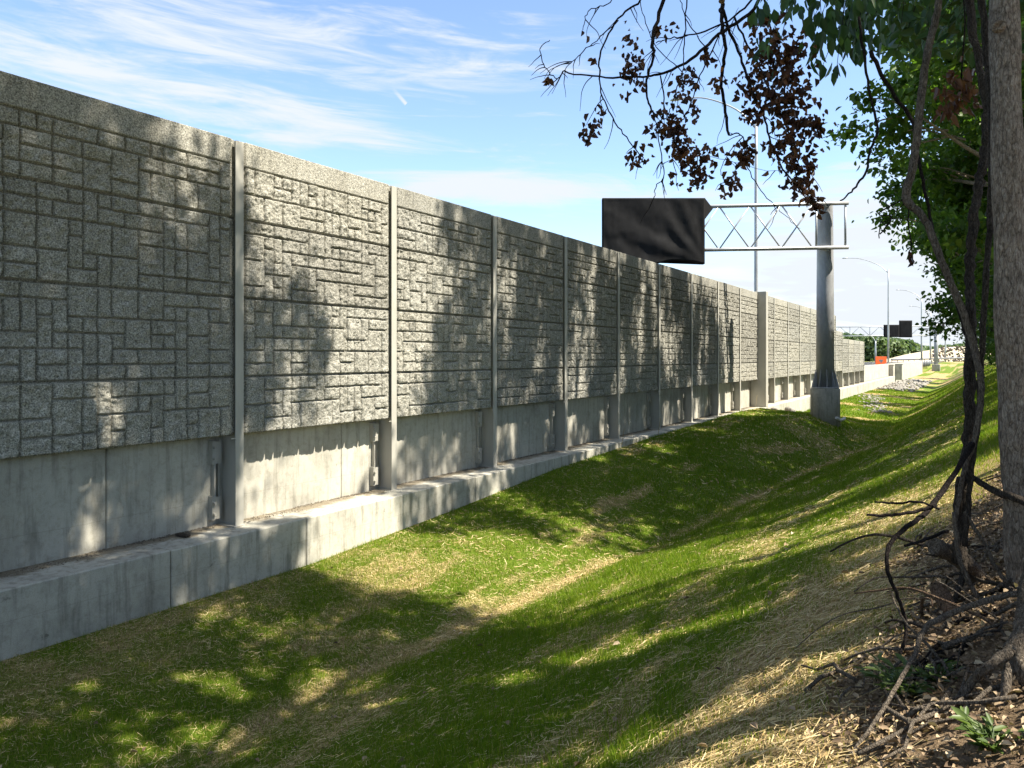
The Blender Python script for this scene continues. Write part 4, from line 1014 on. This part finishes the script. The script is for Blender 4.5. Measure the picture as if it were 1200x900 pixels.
def blob(u, v, ra, re, tilt=0.0):
    a0, e0 = azel(u, v)
    da = mth('SUBTRACT', az, a0); de = mth('MULTIPLY_ADD', da, -tilt, mth('SUBTRACT', el, e0))
    d2 = mth('ADD', mth('POWER', mth('ABSOLUTE', mth('DIVIDE', da, ra)), 2.0), mth('POWER', mth('ABSOLUTE', mth('DIVIDE', de, re)), 2.0))
    return mth('EXPONENT', mth('MULTIPLY', d2, -1.0))
env = None
for (u, v, ra, re, tl_, am) in ((180, 50, .36, .075, -.05, .36), (590, 88, .16, .035, .0, .20), (360, 145, .12, .03, -.1, .20), (480, 175, .25, .03, -.08, .16), (590, 226, .15, .018, .0, .46), (520, 215, .08, .016, .0, .2), (1050, 290, .22, .12, 0, .44), (700, 240, .2, .03, 0, .14), (400, 20, .5, .05, 0, .1), (150, 120, .2, .03, -.15, .14)):
    b = mth('MULTIPLY', blob(u, v, ra, re, tl_), am * .8); env = b if env is None else mth('ADD', env, b)
wisp = nz(1.7, 12, 2.6, 9, .60, 1.1, .5); fil = nz(3.0, 30, 3.5, 8, .68, .8, .9, 3.0)
base = mth('ADD', mth('MULTIPLY', wisp, .86), mth('MULTIPLY', fil, .24))
hor = mth('MULTIPLY', mth('SUBTRACT', 1.0, sstep(el, -.02, .2)), .26)
high = mth('MULTIPLY', sstep(el, .5, .95), .30)  # extra overhead cloud, out of view, added to whiten and lift the ambient light
cl_f = sstep(mth('ADD', mth('ADD', mth('ADD', base, env), hor), high), .66, .97)
# short contrail
a0, e0 = azel(457, 100); a1, e1_ = azel(476, 122)
dx, dy = a1 - a0, e1_ - e0; L_ = math.hypot(dx, dy); ux, uy = dx / L_, dy / L_
pa = mth('SUBTRACT', az, a0); pe = mth('SUBTRACT', el, e0)
al = mth('ADD', mth('MULTIPLY', pa, ux), mth('MULTIPLY', pe, uy)); ac = mth('ABSOLUTE', mth('SUBTRACT', mth('MULTIPLY', pa, uy), mth('MULTIPLY', pe, ux)))
trail = mth('MULTIPLY', mth('MULTIPLY', sstep(al, 0, L_), mth('LESS_THAN', al, L_)), mth('SUBTRACT', 1.0, sstep(ac, 0.0005, .0035)))
cl_f = mth('MINIMUM', mth('ADD', cl_f, mth('MULTIPLY', trail, .95)), 1.0)
mx = wn('ShaderNodeMix', data_type='RGBA'); nt.links.new(cl_f, mx.inputs[0])
nt.links.new(sky.outputs[0], mx.inputs[6]); mx.inputs[7].default_value = (2.9, 3.1, 3.35, 1)
nt.links.new(mx.outputs[2], bg.inputs['Color']); bg.inputs['Strength'].default_value = .108

sl = bpy.data.lights.new('sun', 'SUN'); sl.energy = 4.95; sl.angle = R(.53); sl.color = (1, .93, .80)
so2 = link(bpy.data.objects.new('sun', sl)); so2.rotation_euler = SUN.to_track_quat('Z', 'Y').to_euler(); so2.location = (20, 5, 40)

cd = bpy.data.cameras.new('camera'); cd.sensor_width = 36; cd.lens = 36 * F_PX / 1200; cd.shift_y = -(450 - HZ) / 1200
cd.clip_start = .05; cd.clip_end = 9000
co = link(bpy.data.objects.new('camera', cd)); co.location = CAM; co.rotation_euler = (R(90), 0, YAW)
S.camera = co
S.view_settings.view_transform = 'Standard'; S.view_settings.look = 'None'; S.view_settings.gamma = 1; S.view_settings.exposure = 1.5
S.cycles.max_bounces = 8; S.cycles.use_denoising = True
